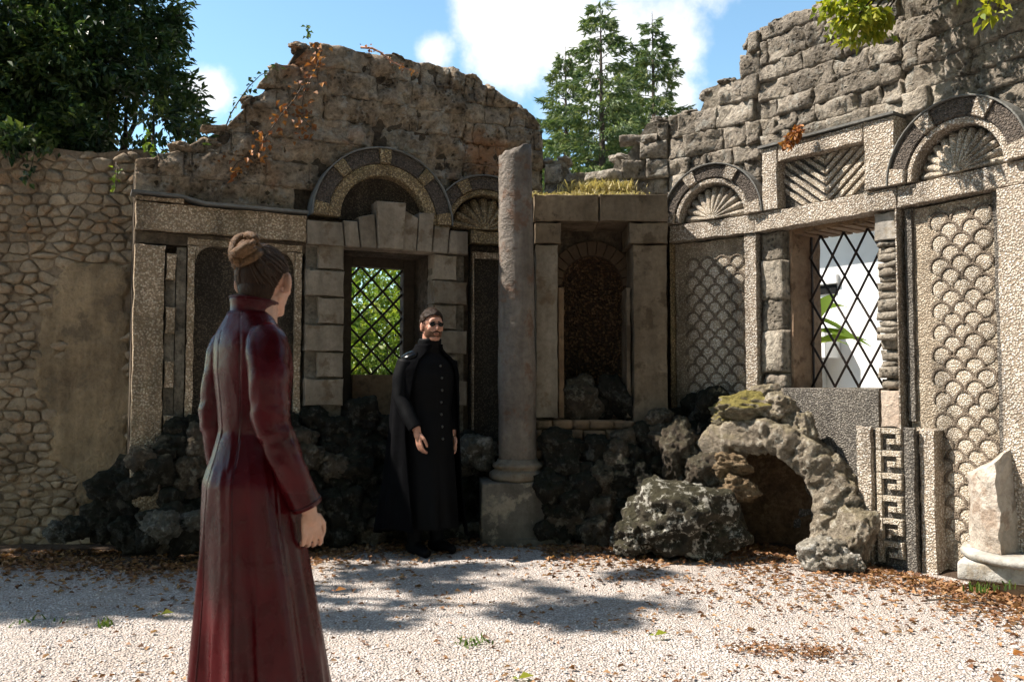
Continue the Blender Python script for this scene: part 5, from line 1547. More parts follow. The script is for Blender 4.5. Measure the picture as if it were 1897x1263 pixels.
# ------------------------------------------------------------------ leaf litter
def litter():
    r = random.Random(77); mb = MB()
    def gz(x, y): return fbm((x * .7, y * .7, 3), 3) * .018 if 2 < y < 8 else 0
    def put(x, y, L, up=.25):
        p = Vector((x, y, gz(x, y) + .006 + abs(r.gauss(0, .008))))
        a = r.uniform(0, 6.28); d = Vector((math.cos(a), math.sin(a), r.uniform(-.1, up))); n = (Vector((0, 0, 1)) + rv(r) * .6).normalized()
        leaf(mb, p, d, n, L, L * r.uniform(.4, .7), r.uniform(.1, .5))
    for _ in range(15000):
        px = r.uniform(-60, 1960); wd = wall_at_px(px)
        if px > 1000: wd -= .1
        if px > 1450 and r.random() < .6: continue
        d = wd - .2 - min(1.6, r.expovariate(1 / .27))
        x = (px - CX) / F * d
        put(x, d, r.uniform(.03, .062))
    for _ in range(2100):                       # strewn over the right of the yard
        px = 1897 - abs(r.gauss(0, 520)); py = 1035 + abs(r.gauss(0, 60))
        g = ground_at(px, min(py, 1300)); 
        if noise.noise(g * 1.6) + .5 * noise.noise(g * 4) < -.05: continue
        put(g.x, g.y, r.uniform(.022, .05))
    for _ in range(450):
        px = r.uniform(0, 1897); py = r.uniform(1070, 1275); g = ground_at(px, py); put(g.x, g.y, r.uniform(.02, .045))
    for _ in range(330):                        # drifts
        t = r.random(); g = ground_at(1380 + 170 * t + r.gauss(0, 30), 1200 + 16 * t + r.gauss(0, 9)); put(g.x, g.y, r.uniform(.018, .035))
    o = mb.obj('fallen_leaves', M['dry_leaf'], None); o['kind'] = 'stuff'
litter()
for px, py, lab, m in ((1213, 1181, 'single yellow green leaf lying on the gravel in the middle', 'leaf_yel'), (297, 1142, 'single olive leaf at the shadow edge left of the red coat', 'leaf_yel'), (620, 1098, 'single ochre leaf on the gravel right of the red coat', 'rust_leaf'), (960, 1262, 'yellow green leaf at the very bottom of the picture', 'leaf_yel'), (1875, 1218, 'large yellow leaf at the lower right', 'rust_leaf')):
    g = ground_at(px, py); mb = MB(); g.z += .012; leaf(mb, g, Vector((1, .2, .25)), Vector((0, -.3, 1)), .07, .045); leaf(mb, g, Vector((-1, .3, .1)), Vector((0, -.3, 1)), .03, .02)
    o = mb.obj('fallen_leaf', M[m], None); tag(o, lab, 'leaf')
mb = MB(); tube(mb, [ground_at(x, y) + Vector((0, 0, z)) for x, y, z in ((1712, 1116, .012), (1750, 1115, .02), (1790, 1119, .012), (1822, 1121, .015), (1850, 1124, .008))], [.006, .007, .006, .005, .003], 6)
tube(mb, [ground_at(x, y) + Vector((0, 0, z)) for x, y, z in ((1818, 1120, .014), (1812, 1135, .012), (1806, 1150, .006))], [.005, .004, .002], 6)
tag(mb.obj('twig', M['bark'], None, smooth=True), 'forked dark twig lying on the gravel before the column base', 'twig')
def loose_gravel():
    """loose stones lying proud of the gravel in front of the viewer"""
    r = random.Random(101); mb = MB()
    for _ in range(9000):
        px = r.uniform(-40, 1940); py = 1060 + 220 * r.random() ** .8; g = ground_at(px, py); s = r.uniform(.0035, .0085) * (1.5 if r.random() < .06 else 1)
        z0 = fbm((g.x * .7, g.y * .7, 3), 3) * .018; c = Vector((g.x, g.y, z0 + s * .35)); a = r.uniform(0, 6.28); e = r.uniform(.7, 1.4)
        k = len(mb.v); u = Vector((math.cos(a), math.sin(a), 0)) * s * e; w = Vector((-math.sin(a), math.cos(a), 0)) * s; h = Vector((r.uniform(-.3, .3) * s, r.uniform(-.3, .3) * s, s * .75))
        mb.v += [tuple(c + u), tuple(c + w), tuple(c - u), tuple(c - w * r.uniform(.6, 1.1)), tuple(c + h), tuple(c - h)]
        mb.f += [(k, k + 1, k + 4), (k + 1, k + 2, k + 4), (k + 2, k + 3, k + 4), (k + 3, k, k + 4), (k + 1, k, k + 5), (k + 2, k + 1, k + 5), (k + 3, k + 2, k + 5), (k, k + 3, k + 5)]; mb.mi += [0] * 8
    o = mb.obj('loose_gravel', M['gravel_stone'], None); o['kind'] = 'stuff'
M['gravel_stone'] = mat_leaf('gravel_stone', [(.30, .25, .22), (.52, .46, .43), (.66, .61, .58), (.42, .36, .33), (.72, .68, .66)], .0, .85, 30)
loose_gravel()
def soil():
    v = []; n = 120
    for i in range(n + 1):
        px = -150 + 2150 * i / n; wd = wall_at_px(px) + .1
        w = .72 + .12 * noise.noise(Vector((px * .01, 0, 0))) + .06 * noise.noise(Vector((px * .05, 0, 0)))
        if px > 1250: w *= .5 if px < 1650 else .35
        for k in range(5):
            d = wd - w * k / 4; x = (px - CX) / F * d; v.append((x, d, .030 * (1 - k / 4) ** .5 + fbm((x * .7, d * .7, 3), 3) * .018 + (.004 if k < 4 else -.004)))
    o = mesh_obj('soil_strip', v, [(i * 5 + k, i * 5 + k + 1, (i + 1) * 5 + k + 1, (i + 1) * 5 + k) for i in range(n) for k in range(4)], M['soil'], None, smooth=True); o['kind'] = 'structure'
soil()
# ------------------------------------------------------------------ people
def mat_skin(name, c1, c2):
    t = NT(name); n = t.noise(30, 4, .6); t.b.inputs['Specular IOR Level'].default_value = .4
    t.b.inputs['Subsurface Weight'].default_value = .12; t.b.inputs['Subsurface Radius'].default_value = (.012, .005, .003)
    return t.done(t.ramp(n, [(.3, c1), (.7, c2)]), t.bump(n, .002, .5), .5)
def mat_leather(name, c1, c2, rough=(.20, .36), coat=.0):
    t = NT(name); n = t.noise(7, 5, .6); n2 = t.noise(140, 3, .6); t.b.inputs['Specular IOR Level'].default_value = .2
    t.b.inputs['Coat Weight'].default_value = coat; t.b.inputs['Coat Roughness'].default_value = .3
    h = t.math('ADD', t.math('MULTIPLY', n, 3.0), t.math('MULTIPLY', n2, .25))
    return t.done(t.ramp(n, [(.3, c1), (.7, c2)]), t.bump(h, .004, .6), t.ramp(n, [(.3, rough[0]), (.7, rough[1])]))
def mat_hair(name, c1, c2, st=(60, 60, 8)):
    t = NT(name); n = t.noise(3.0, 4, .7, stretch=st); t.b.inputs['Specular IOR Level'].default_value = .1
    return t.done(t.ramp(n, [(.3, c1), (.7, c2)]), t.bump(n, .006, .9), .42)
def mat_cloth(name, c1, c2):
    t = NT(name); n = t.noise(9, 5, .6); n2 = t.noise(300, 2, .5); t.b.inputs['Specular IOR Level'].default_value = .04
    return t.done(t.ramp(n, [(.3, c1), (.7, c2)]), t.bump(t.math('ADD', t.math('MULTIPLY', n, 4.0), n2), .004, .6), .9)
M['skin_w'] = mat_skin('fair_skin', (.46, .245, .165), (.58, .33, .235))
M['skin_m'] = mat_skin('ruddy_skin', (.40, .19, .125), (.52, .27, .19))
M['leather_red'] = mat_leather('oxblood_leather', (.034, .0013, .0026), (.075, .003, .0055))
M['leather_dark'] = mat_leather('oxblood_seam', (.035, .003, .005), (.05, .004, .007))
M['leather_black'] = mat_leather('black_leather', (.003, .003, .0035), (.006, .006, .007), (.5, .7))
M['leather_black'].node_tree.nodes['Principled BSDF'].inputs['Specular IOR Level'].default_value = .06
M['leather_shine'] = mat_leather('black_shiny_leather', (.003, .003, .0035), (.006, .006, .007), (.2, .3))
M['cloth_black'] = mat_cloth('black_wool', (.002, .002, .0025), (.004, .004, .005))
M['hair_w'] = mat_hair('brown_hair', (.012, .006, .0035), (.045, .022, .012))
M['hair_strand'] = mat_hair('combed_hair', (.018, .009, .005), (.075, .04, .022))
M['hair_strand'].node_tree.nodes['Principled BSDF'].inputs['Specular IOR Level'].default_value = .3
M['hair_bun'] = mat_hair('brown_hair_sunlit', (.035, .017, .009), (.22, .125, .065), (45, 45, 45))  # lighter than the other hair: sun on the bun is painted in
M['stubble'] = mat_hair('brown_stubble', (.07, .035, .022), (.16, .085, .055), (50, 50, 20))
M['hair_m'] = mat_hair('dark_brown_hair', (.012, .007, .005), (.04, .024, .016), (50, 50, 20))
M['eye_dark'] = mat_simple('eye', (.02, .013, .01), .2, .1, 5, .5)
M['lip'] = mat_simple('lip', (.24, .09, .07), .5, .1, 30)
M['metal'] = mat_simple('pewter', (.10, .10, .095), .4, .2, 60, .5, 0, 1.0)

def roundcone(mb, p0, r0, p1, r1, seg=14, cap=5):
    p0, p1 = Vector(p0), Vector(p1); t = (p1 - p0)
    if t.length < 1e-6: t = Vector((0, 0, 1e-4)); p1 = p0 + t
    t.normalize(); a = t.orthogonal().normalized(); b = t.cross(a); v = []; rows = []
    for i in range(cap): e = PI / 2 * (1 - i / cap); rows.append((p0 - t * r0 * math.sin(e), max(1e-4, r0 * math.cos(e))))
    rows.append((p0, r0)); rows.append((p1, r1))
    for i in range(1, cap + 1): e = PI / 2 * i / cap; rows.append((p1 + t * r1 * math.sin(e), max(1e-4, r1 * math.cos(e))))
    for c, r in rows:
        for k in range(seg): w = 2 * PI * k / seg; v.append(c + (a * math.cos(w) + b * math.sin(w)) * r)
    n = len(rows)
    fs = [(i * seg + k, i * seg + (k + 1) % seg, (i + 1) * seg + (k + 1) % seg, (i + 1) * seg + k) for i in range(n - 1) for k in range(seg)] + [tuple(reversed(range(seg))), tuple(range((n - 1) * seg, n * seg))]
    mb.add(v, fs)
def ellipsoid(mb, c, r, rot=None, seg=20, rings=12, keep=None):
    v = []; fs = []; c = Vector(c)
    for i in range(rings + 1):
        e = -PI / 2 + PI * i / rings
        for k in range(seg):
            a = 2 * PI * k / seg; p = Vector((r[0] * math.cos(e) * math.cos(a), r[1] * math.cos(e) * math.sin(a), r[2] * math.sin(e)))
            if rot: p.rotate(Euler(rot))
            v.append(c + p)
    for i in range(rings):
        for k in range(seg):
            q = (i * seg + k, i * seg + (k + 1) % seg, (i + 1) * seg + (k + 1) % seg, (i + 1) * seg + k)
            if keep is None or all(keep(v[j]) for j in q): fs.append(q)
    mb.add(v, fs)
def chain(mb, pts, rs, **k):
    for i in range(len(pts) - 1): roundcone(mb, pts[i], rs[i], pts[i + 1], rs[i + 1], **k)
def remeshed(name, mb, voxel, m, root, smooth=3):
    me = bpy.data.meshes.new(name); me.from_pydata(mb.v, [], mb.f); me.update()
    o = bpy.data.objects.new(name, me); COL.objects.link(o)
    md = o.modifiers.new('remesh', 'REMESH'); md.mode = 'VOXEL'; md.voxel_size = voxel; md.use_smooth_shade = True
    if smooth: sm = o.modifiers.new('smooth', 'SMOOTH'); sm.factor = .5; sm.iterations = smooth
    bpy.context.view_layer.update()
    dg = bpy.context.evaluated_depsgraph_get(); nm = bpy.data.meshes.new_from_object(o.evaluated_get(dg))
    bpy.data.objects.remove(o, do_unlink=True); bpy.data.meshes.remove(me)
    nm.materials.clear(); nm.materials.append(m); nm.polygons.foreach_set('use_smooth', [True] * len(nm.polygons)); nm.name = name
    return link(bpy.data.objects.new(name, nm), root)
def loft(mb, rows, closed=True, mi=0, caps=False):
    n = len(rows[0]); b = len(mb.v); v = [p for r in rows for p in r]
    fs = [(i * n + k, i * n + (k + 1) % n, (i + 1) * n + (k + 1) % n, (i + 1) * n + k) for i in range(len(rows) - 1) for k in range(n if closed else n - 1)]
    mb.add(v, fs, mi)
def head_prims(mb, zc, yaw=0.0, oy=0.0, male=False, sc=1.0):
    T = lambda p: Matrix.Rotation(-yaw, 3, 'Z') @ (Vector((p[0], p[1], 0)) * sc) + Vector((0, oy, zc + p[2] * sc))
    E = lambda c, r, rot=(0, 0, 0): ellipsoid(mb, T(c), tuple(x * sc for x in r), (rot[0], rot[1], rot[2] - yaw))
    Cn = lambda a, ra, b, rb: roundcone(mb, T(a), ra * sc, T(b), rb * sc)
    E((0, -.012, .022), (.074, .093, .088)); E((0, .030, -.03), (.060, .064, .085))
    for s in (-1, 1):
        Cn((s * .050, .002, -.05), .020, (s * .020, .062, -.098), .016); E((s * .037, .062, -.028), (.021, .02, .022)); E((s * (.078 if male else .085), -.004, -.010), (.008, .017, .028) if male else (.010, .024, .034), (0, 0, s * (.4 if male else .85)))
        E((s * .079, -.006, -.034), (.008, .011, .012)); E((s * .009, .097, -.036), (.009, .010, .008))
        E((s * .03, .074, .018), (.024, .014, .008))
    E((0, .070, -.100), (.022, .018, .016)); E((0, .072, .028), (.048, .02, .028))
    Cn((0, .084, .006), .0085, (0, .106 if male else .099, -.030), .0115)
    E((0, .086, -.060), (.021, .011, .006)); E((0, .085, -.070), (.018, .011, .006))
    Cn((0, -.022, -.07), .053 if not male else .06, (0, -.03, -.2), .056 if not male else .066)
    return T
def hand_prims(mb, W, d, n, t, sc=1.0, curl=(.25, .55, .6)):
    W, d, n, t = Vector(W), Vector(d).normalized(), Vector(n).normalized(), Vector(t).normalized()
    P = lambda a, b, c: W + (d * a + t * b + n * c) * sc
    for b in (-.026, -.009, .009, .026): roundcone(mb, P(.015, b * .75, 0), .0130 * sc, P(.080, b * 1.12, .002), .0098 * sc)
    roundcone(mb, P(-.03, 0, 0), .027 * sc, P(.02, 0, 0), .026 * sc)
    for b, L in ((.033, .068), (.011, .077), (-.011, .072), (-.032, .056)):
        p = P(.085, b, .002); ang = 0.0; pts = [p]; cr = 1 + (.030 - b) * 6
        for k, q in enumerate((.45, .32, .23)):
            ang += curl[k] * cr; p = p + (d * math.cos(ang) + n * math.sin(ang) + t * b * .8) * L * q * sc; pts.append(p)
        chain(mb, pts, [.0088 * sc, .0080 * sc, .0072 * sc, .0060 * sc], seg=10, cap=3)
    p = P(.022, .030, .006); q = P(.052, .050, .018); s = P(.080, .052, .028); u = P(.102, .046, .034)
    chain(mb, [p, q, s, u], [.015 * sc, .0118 * sc, .0102 * sc, .0082 * sc], seg=10, cap=3)

def prof_at(prof, z):
    return [interp([(p[0], p[i]) for p in prof], z) for i in range(1, len(prof[0]))]

# ---- woman in the oxblood leather coat
def woman():
    a = R(50); loc = Vector(((472 - CX) / F * 2.75, 2.75, 0))
    root = thing('person', loc, 'person in a long oxblood leather coat with hair in a bun, back turned, left foreground', 'person')
    root.rotation_euler = (0, 0, -a)
    zc = 1.588; oy = .03; HY = R(-36)
    mb = MB(); T = head_prims(mb, zc, HY, oy, sc=.98)
    # trunk, legs and arms inside the clothes
    chain(mb, [(0, -.015, 1.40), (0, 0, 1.25), (0, 0, 1.10), (0, -.01, .95)], [.085, .088, .078, .10])
    for s in (-1, 1):
        roundcone(mb, (0, -.015, 1.40), .05, (s * .12, -.02, 1.385), .035)
        chain(mb, [(s * .07, -.01, .93), (s * .085, 0, .52), (s * .085, -.015, .10)], [.085, .055, .038])
        chain(mb, [(s * .085, -.05, .045), (s * .09, .12, .03)], [.04, .03])
    armR = [(.112, -.02, 1.408), (.150, -.026, 1.372), (.180, -.032, 1.27), (.190, -.030, 1.15), (.200, .03, 1.00), (.205, .082, .885)]
    armL = [(-.112, -.02, 1.408), (-.150, -.026, 1.372), (-.180, -.035, 1.27), (-.195, -.045, 1.15), (-.205, -.02, 1.00), (-.21, .02, .885)]
    for arm in (armR, armL): chain(mb, arm[1:], [.042, .040, .036, .03, .024])
    hand_prims(mb, (.206, .092, .865), (-.02, .16, -1), (-.95, .1, 0), (.1, .98, .16), .87, curl=(.4, .65, .55))
    hand_prims(mb, (-.211, .03, .865), (.02, .12, -1), (.95, .1, 0), (-.1, .98, .12), .93)
    body = remeshed('body', mb, .0036, M['skin_w'], root, 1)
    # coat
    prof = [(.10, .250, .235, .0), (.31, .222, .200, .005), (.60, .196, .172, .0), (.85, .174, .148, -.008), (.95, .165, .140, -.008), (1.03, .140, .118, -.004), (1.11, .124, .102, .0), (1.20, .133, .108, .0), (1.30, .150, .115, -.004), (1.375, .158, .108, -.012), (1.415, .145, .094, -.02), (1.445, .112, .079, -.022), (1.47, .080, .070, -.02), (1.485, .070, .066, -.02)]
    N = 220; rows = []; seams = {}
    zs = [.10 + (1.485 - .10) * i / 110 for i in range(111)]
    sa = [(-PI / 2, .5), (-PI / 2 - .72, 1), (-PI / 2 + .72, 1), (0.05, 1), (PI - .05, 1)]
    for z in zs:
        rx, ry, cy = prof_at(prof, z); row = []
        fl = max(0, (1.0 - z) / .9) ** 1.2
        for k in range(N):
            th = 2 * PI * k / N
            f_ = 1 + fl * (.085 * math.sin(4 * th + .6 + .5 * math.sin(z * 2)) + .095 * math.sin(8 * th + 2.1 + z * .9) + .055 * math.sin(15 * th + 1 + z * 1.5) + .10 * noise.noise(Vector((math.cos(th) * 2.2, math.sin(th) * 2.2, z * .9))))
            # soft drag creases in the bodice and over the hip
            f_ += .010 * noise.noise(Vector((math.cos(th) * 2, math.sin(th) * 2, z * 9 + th))) * (1 if z > .9 else .3)
            f_ += .012 * math.exp(-((z - 1.09) / .05) ** 2) * math.sin(z * 150 + 3 * math.sin(th * 3)) * .5
            rg = 1 - abs(noise.noise(Vector((math.cos(th) * 2.6, math.sin(th) * 2.6, z * (5 if z > 1.0 else 1.3) + 1.2 * math.sin(th)))) ) * 3
            f_ += (.016 if z > 1.0 else .030) * max(0, rg)
            for s, w in sa:
                dth = (th - s + PI) % (2 * PI) - PI
                f_ -= .022 * w * math.exp(-(dth / .022) ** 2)
            lean = max(0, (1.0 - z) / .7); row.append(Vector((.024 * lean + rx * f_ * math.cos(th), .028 * lean + cy + ry * f_ * math.sin(th), z)))
        rows.append(row)
    mb = MB(); loft(mb, rows); coat = mb.obj('coat', M['leather_red'], root, smooth=True, world=False)
    sol = lambda o, t: (lambda m_: (setattr(m_, 'thickness', t), setattr(m_, 'offset', -1)))(o.modifiers.new('thick', 'SOLIDIFY'))
    sol(coat, .004)
    for s, w in sa[:3]:
        k = int(round(((s % (2 * PI)) / (2 * PI)) * N)) % N
        mb = MB(); tube(mb, [rows[i][k] * 1.0 + Vector((0, 0, 0)) for i in range(0, 106, 3)], .0026, 5); mb.obj('seam', M['leather_dark'], coat, smooth=True, world=False)
    # sleeves
    for arm, nm in ((armR, 1), (armL, -1)):
        path = [Vector(p) for p in arm]; n = 46; L = [0]
        for p, q in zip(path, path[1:]): L.append(L[-1] + (q - p).length)
        rad = [(0, .050), (.03, .060), (.07, .064), (.16, .061), (.28, .054), (.36, .0505), (.48, .047), (.65, .046)]
        rows = []
        for i in range(n + 1):
            s = L[-1] * i / n; p = Vector([interp(list(zip(L, [q[c] for q in path])), s) for c in range(3)]); s2 = min(L[-1], s + .01); s1 = max(0, s - .01)
            t = (Vector([interp(list(zip(L, [q[c] for q in path])), s2) for c in range(3)]) - Vector([interp(list(zip(L, [q[c] for q in path])), s1) for c in range(3)])).normalized()
            ax = Vector((1, 0, 0)); ax = (ax - t * ax.dot(t)).normalized(); bx = t.cross(ax); row = []
            for k in range(40):
                th = 2 * PI * k / 40; r = interp(rad, s)
                cr = math.exp(-((s - .30) / .07) ** 2)
                r *= 1 + .05 * cr * math.sin(s * 120 + 2.4 * math.sin(th + .5)) + .012 * math.sin(s * 60 + 2 * th) + .03 * noise.noise(Vector((math.cos(th) * 1.5, math.sin(th) * 1.5, s * 9 + nm * 5))) + .02 * math.exp(-(s / .05) ** 2) * math.sin(th * 6)
                r *= 1 + .055 * max(0, 1 - 3 * abs(noise.noise(Vector((math.cos(th) * 1.2, math.sin(th) * 1.2 + nm, s * 11 + .8 * math.sin(th))))))
                row.append(p + (ax * math.cos(th) + bx * math.sin(th)) * r)
            rows.append(row)
        mb = MB(); loft(mb, rows); c0 = len(mb.v)
        top = [rows[0][k] + (sum(rows[0], Vector()) / 40 - rows[0][k]) * .55 + Vector((-nm * .018, 0, .012)) for k in range(40)]
        loft(mb, [rows[0], top]); mb.v.append(tuple(sum(top, Vector()) / 40 + Vector((-nm * .004, 0, .002)))); j = len(mb.v) - 1
        mb.f += [(j - 40 + k, j - 40 + (k + 1) % 40, j) for k in range(40)]; mb.mi += [0] * 40
        sl = fix_normals(mb.obj('sleeve', M['leather_red'], coat, smooth=True, world=False)); sol(sl, .003)
        ring_ = [p * 1.0 for p in rows[-2]]; mb = MB(); tube(mb, ring_ + [ring_[0]], .0028, 5); mb.obj('cuff_edge', M['leather_dark'], sl, smooth=True, world=False)
        k = 22; mb = MB(); tube(mb, [rows[i][k] for i in range(0, n, 2)], .0022, 5); mb.obj('sleeve_seam', M['leather_dark'], sl, smooth=True, world=False)
    # stand collar, open at the throat
    rows = []
    for i in range(9):
        t = i / 8; z = 1.462 + .066 * t; row = []
        for k in range(49):
            th = PI / 2 + .28 + (2 * PI - .56) * k / 48
            r = .075 - .008 * math.sin(PI * min(1, t * 1.1)) + .001 * t * t; lift = -.014 * math.cos(th + PI / 2) * 0 + .010 * (-math.sin(th)) * t
            row.append(Vector((r * 1.0 * math.cos(th), -.018 + .012 * t + r * .98 * math.sin(th), z - .006 + lift)))
        rows.append(row)
    mb = MB(); loft(mb, rows, closed=False); col_ = mb.obj('collar', M['leather_red'], coat, smooth=True, world=False); sol(col_, .004)
    mb = MB(); tube(mb, rows[-1], .0032, 5); mb.obj('collar_edge', M['leather_dark'], col_, smooth=True, world=False)
    # hair: drawn back tight from the face
    mb = MB()
    def keep(p):
        q = Matrix.Rotation(HY, 3, 'Z') @ Vector((p.x, p.y - oy, 0)); h = p.z - zc
        lim = interp([(-.10, -.060), (-.055, -.045), (-.01, -.034), (.016, -.022), (.03, .03), (.06, .072), (.075, .2)], h)
        return q.y < lim and h > -.095
    ellipsoid(mb, T((0, -.016, .022)), (.0775, .0975, .0935), (0, 0, -HY), seg=150, rings=100, keep=keep)
    ellipsoid(mb, T((0, -.050, -.030)), (.060, .055, .062), (0, 0, -HY), seg=90, rings=60, keep=keep)
    hair = mb.obj('hair', M['hair_w'], root, smooth=True, world=False); sol(hair, .006)
    c = T((-.010, -.088, .076)); r = random.Random(5); ax = Matrix.Rotation(-HY, 3, 'Z') @ Vector((0, -.8, .6)).normalized()
    e1 = ax.orthogonal().normalized(); e2 = ax.cross(e1); mb = MB()
    for i in range(40):
        a0 = r.uniform(0, 6.28); rr = r.uniform(.014, .046); h = r.uniform(-.034, .040); sp = r.uniform(1.6, 3.4); pts = []
        tl = rv(r) * .5
        for k in range(10):
            th = a0 + sp * k / 9; w = 1 + .18 * math.sin(k * .9 + i); p = c + (e1 * math.cos(th) + e2 * math.sin(th)) * rr * w + ax * (h + .016 * math.sin(th * 1.5 + i)) + tl * .012 * math.sin(k * .6)
            pts.append(p)
        w = r.uniform(.009, .017); tube(mb, pts, [w * .45] + [w] * 8 + [w * .4], 8)
    bun = mb.obj('hair_bun', M['hair_bun'], hair, smooth=True, world=False); bun['label'] = 'tousled bun of twisted hair, sunlight put into its colour'
    # combed strands running from the hairline to the knot
    mb = MB(); hc = T((0, -.016, .022)); er = Vector((.0785, .0985, .0945)); Rm = Matrix.Rotation(-HY, 3, 'Z'); knot = (Rm.transposed() @ (c - hc))
    knot = Vector((knot.x / er.x, knot.y / er.y, knot.z / er.z)).normalized()
    for i in range(230):
        az = r.uniform(-2.6, 2.6); el = r.uniform(-.75, .75)
        s0 = Vector((math.sin(az) * math.cos(el), math.cos(az) * math.cos(el), math.sin(el)))
        pts = []
        for k in range(9):
            w = s0.lerp(knot, k / 9).normalized(); p = hc + Rm @ Vector((w.x * er.x, w.y * er.y, w.z * er.z)) * (1.006 + .012 * math.sin(k * .7 + i))
            if keep(p): pts.append(p)
        if len(pts) > 3: tube(mb, pts, [.0008] + [.0017] * (len(pts) - 2) + [.001], 4)
    so = mb.obj('hair_strands', M['hair_strand'], hair, smooth=True, world=False); so['kind'] = 'stuff'
    mb = MB()
    for i in range(26):
        d0 = rv(r).normalized(); p = c + d0 * .05; pts = [p]
        for k in range(5): p = p + (d0 * .006 + rv(r) * .008 + Vector((0, 0, -.002))); pts.append(p)
        tube(mb, pts, .0009, 4)
    fo = mb.obj('loose_hairs', M['hair_bun'], bun, smooth=True, world=False); fo['kind'] = 'stuff'
    for s in (-1, 1):
        mb = MB(); ellipsoid(mb, T((s * .031, .080, .0)), (.012, .009, .009)); mb.obj('eye', M['eye_dark'], root, smooth=True, world=False)
    mb = MB(); ellipsoid(mb, T((0, .090, -.064)), (.020, .010, .009)); mb.obj('mouth', M['lip'], root, smooth=True, world=False)
woman()

# ---- man in the black coat and cape
def man():
    a = R(140); loc = ground_at(792, 1024)
    root = thing('person', loc, 'bearded person in a black buttoned coat and long black cape, standing by the window', 'person')
    root.rotation_euler = (0, 0, -a)
    zc = 1.708; oy = .045
    sol = lambda o, t: (lambda m_: (setattr(m_, 'thickness', t), setattr(m_, 'offset', -1)))(o.modifiers.new('thick', 'SOLIDIFY'))
    mb = MB(); T = head_prims(mb, zc, R(14), oy, male=True, sc=1.05)
    chain(mb, [(0, -.01, 1.44), (0, 0, 1.25), (0, 0, 1.05), (0, -.01, .95)], [.11, .11, .10, .11])
    for s in (-1, 1):
        roundcone(mb, (0, -.01, 1.45), .07, (s * .175, -.01, 1.43), .055)
        chain(mb, [(s * .085, -.01, .93), (s * .095, .01, .5), (s * .10, -.02, .1)], [.09, .062, .042])
        chain(mb, [(s * .10, -.05, .05), (s * .115, .13, .035)], [.042, .033])
    armR = [(.185, -.01, 1.43), (.225, -.02, 1.30), (.245, .0, 1.16), (.235, .09, 1.03), (.215, .16, .935)]
    armL = [(-.185, -.01, 1.43), (-.225, -.03, 1.30), (-.24, -.03, 1.15), (-.225, .0, 1.0), (-.20, .04, .90)]
    for arm in (armR, armL): chain(mb, arm, [.05, .048, .042, .035, .028])
    hand_prims(mb, (.213, .172, .912), (-.08, .16, -1), (-.95, .2, .05), (.15, .95, .2), 1.06, curl=(.2, .4, .4))
    hand_prims(mb, (-.198, .045, .875), (.03, .1, -1), (.9, .1, 0), (-.1, .95, .1), 1.06)
    remeshed('body', mb, .0048, M['skin_m'], root, 2)
    # buttoned coat
    prof = [(.20, .225, .205, .01), (.45, .215, .195, .01), (.80, .200, .172, .005), (.98, .190, .160, .0), (1.08, .180, .145, .0), (1.22, .200, .155, .004), (1.34, .212, .155, .0), (1.42, .205, .135, -.004), (1.47, .165, .11, -.01), (1.505, .11, .09, -.01), (1.53, .088, .092, .004), (1.575, .086, .092, .014), (1.605, .084, .092, .020)]
    rows = []; N = 150
    for i in range(91):
        z = .20 + 1.405 * i / 90; rx, ry, cy = prof_at(prof, z); fl = max(0, (.95 - z) / .75); row = []
        for k in range(N):
            th = 2 * PI * k / N; f_ = 1 + fl * (.05 * math.sin(6 * th + 1) + .035 * math.sin(11 * th + z * 2)) + .012 * noise.noise(Vector((math.cos(th) * 2, math.sin(th) * 2, z * 7)))
            dth = (th - PI / 2 + PI) % (2 * PI) - PI; f_ -= .02 * math.exp(-((dth + .10) / .02) ** 2)
            row.append(Vector((rx * f_ * math.cos(th), cy + ry * f_ * math.sin(th), z)))
        rows.append(row)
    mb = MB(); loft(mb, rows); coat = mb.obj('coat', M['leather_black'], root, smooth=True, world=False); sol(coat, .004)
    for z in (1.40, 1.31, 1.22, 1.13, 1.04, .95, .86):
        rx, ry, cy = prof_at(prof, z); mb = MB(); ellipsoid(mb, (-.012, cy + ry + .004, z), (.0105, .006, .0105), seg=12, rings=8); mb.obj('button', M['metal'], coat, smooth=True, world=False)
    for arm, nm in ((armR, 1), (armL, -1)):
        path = [Vector(p) for p in arm]; n = 36; L = [0]
        for p, q in zip(path, path[1:]): L.append(L[-1] + (q - p).length)
        rows2 = []
        for i in range(n + 1):
            s = L[-1] * i / n; f3 = lambda x: Vector([interp(list(zip(L, [q[c] for q in path])), x) for c in range(3)]); p = f3(s); t = (f3(min(L[-1], s + .01)) - f3(max(0, s - .01))).normalized()
            ax = Vector((1, 0, 0)); ax = (ax - t * ax.dot(t)).normalized(); bx = t.cross(ax)
            rows2.append([p + (ax * math.cos(th) + bx * math.sin(th)) * interp([(0, .075), (.1, .074), (.3, .06), (.55, .05)], s) * (1 + .04 * noise.noise(Vector((math.cos(th) * 1.5, math.sin(th) * 1.5, s * 12 + nm)))) for th in [2 * PI * k / 30 for k in range(30)]])
        mb = MB(); loft(mb, rows2); top = [rows2[0][k].lerp(sum(rows2[0], Vector()) / 30, .6) + Vector((-nm * .02, 0, .018)) for k in range(30)]; loft(mb, [rows2[0], top]); mb.v.append(tuple(sum(top, Vector()) / 30)); j = len(mb.v) - 1
        mb.f += [(j - 30 + k, j - 30 + (k + 1) % 30, j) for k in range(30)]; mb.mi += [0] * 30
        sol(fix_normals(mb.obj('sleeve', M['leather_black'], coat, smooth=True, world=False)), .003)
    mb = MB(); ellipsoid(mb, (.165, -.005, 1.475), (.075, .075, .03), rot=(0, .45, 0)); mb.obj('shoulder_patch', M['leather_shine'], coat, smooth=True, world=False)
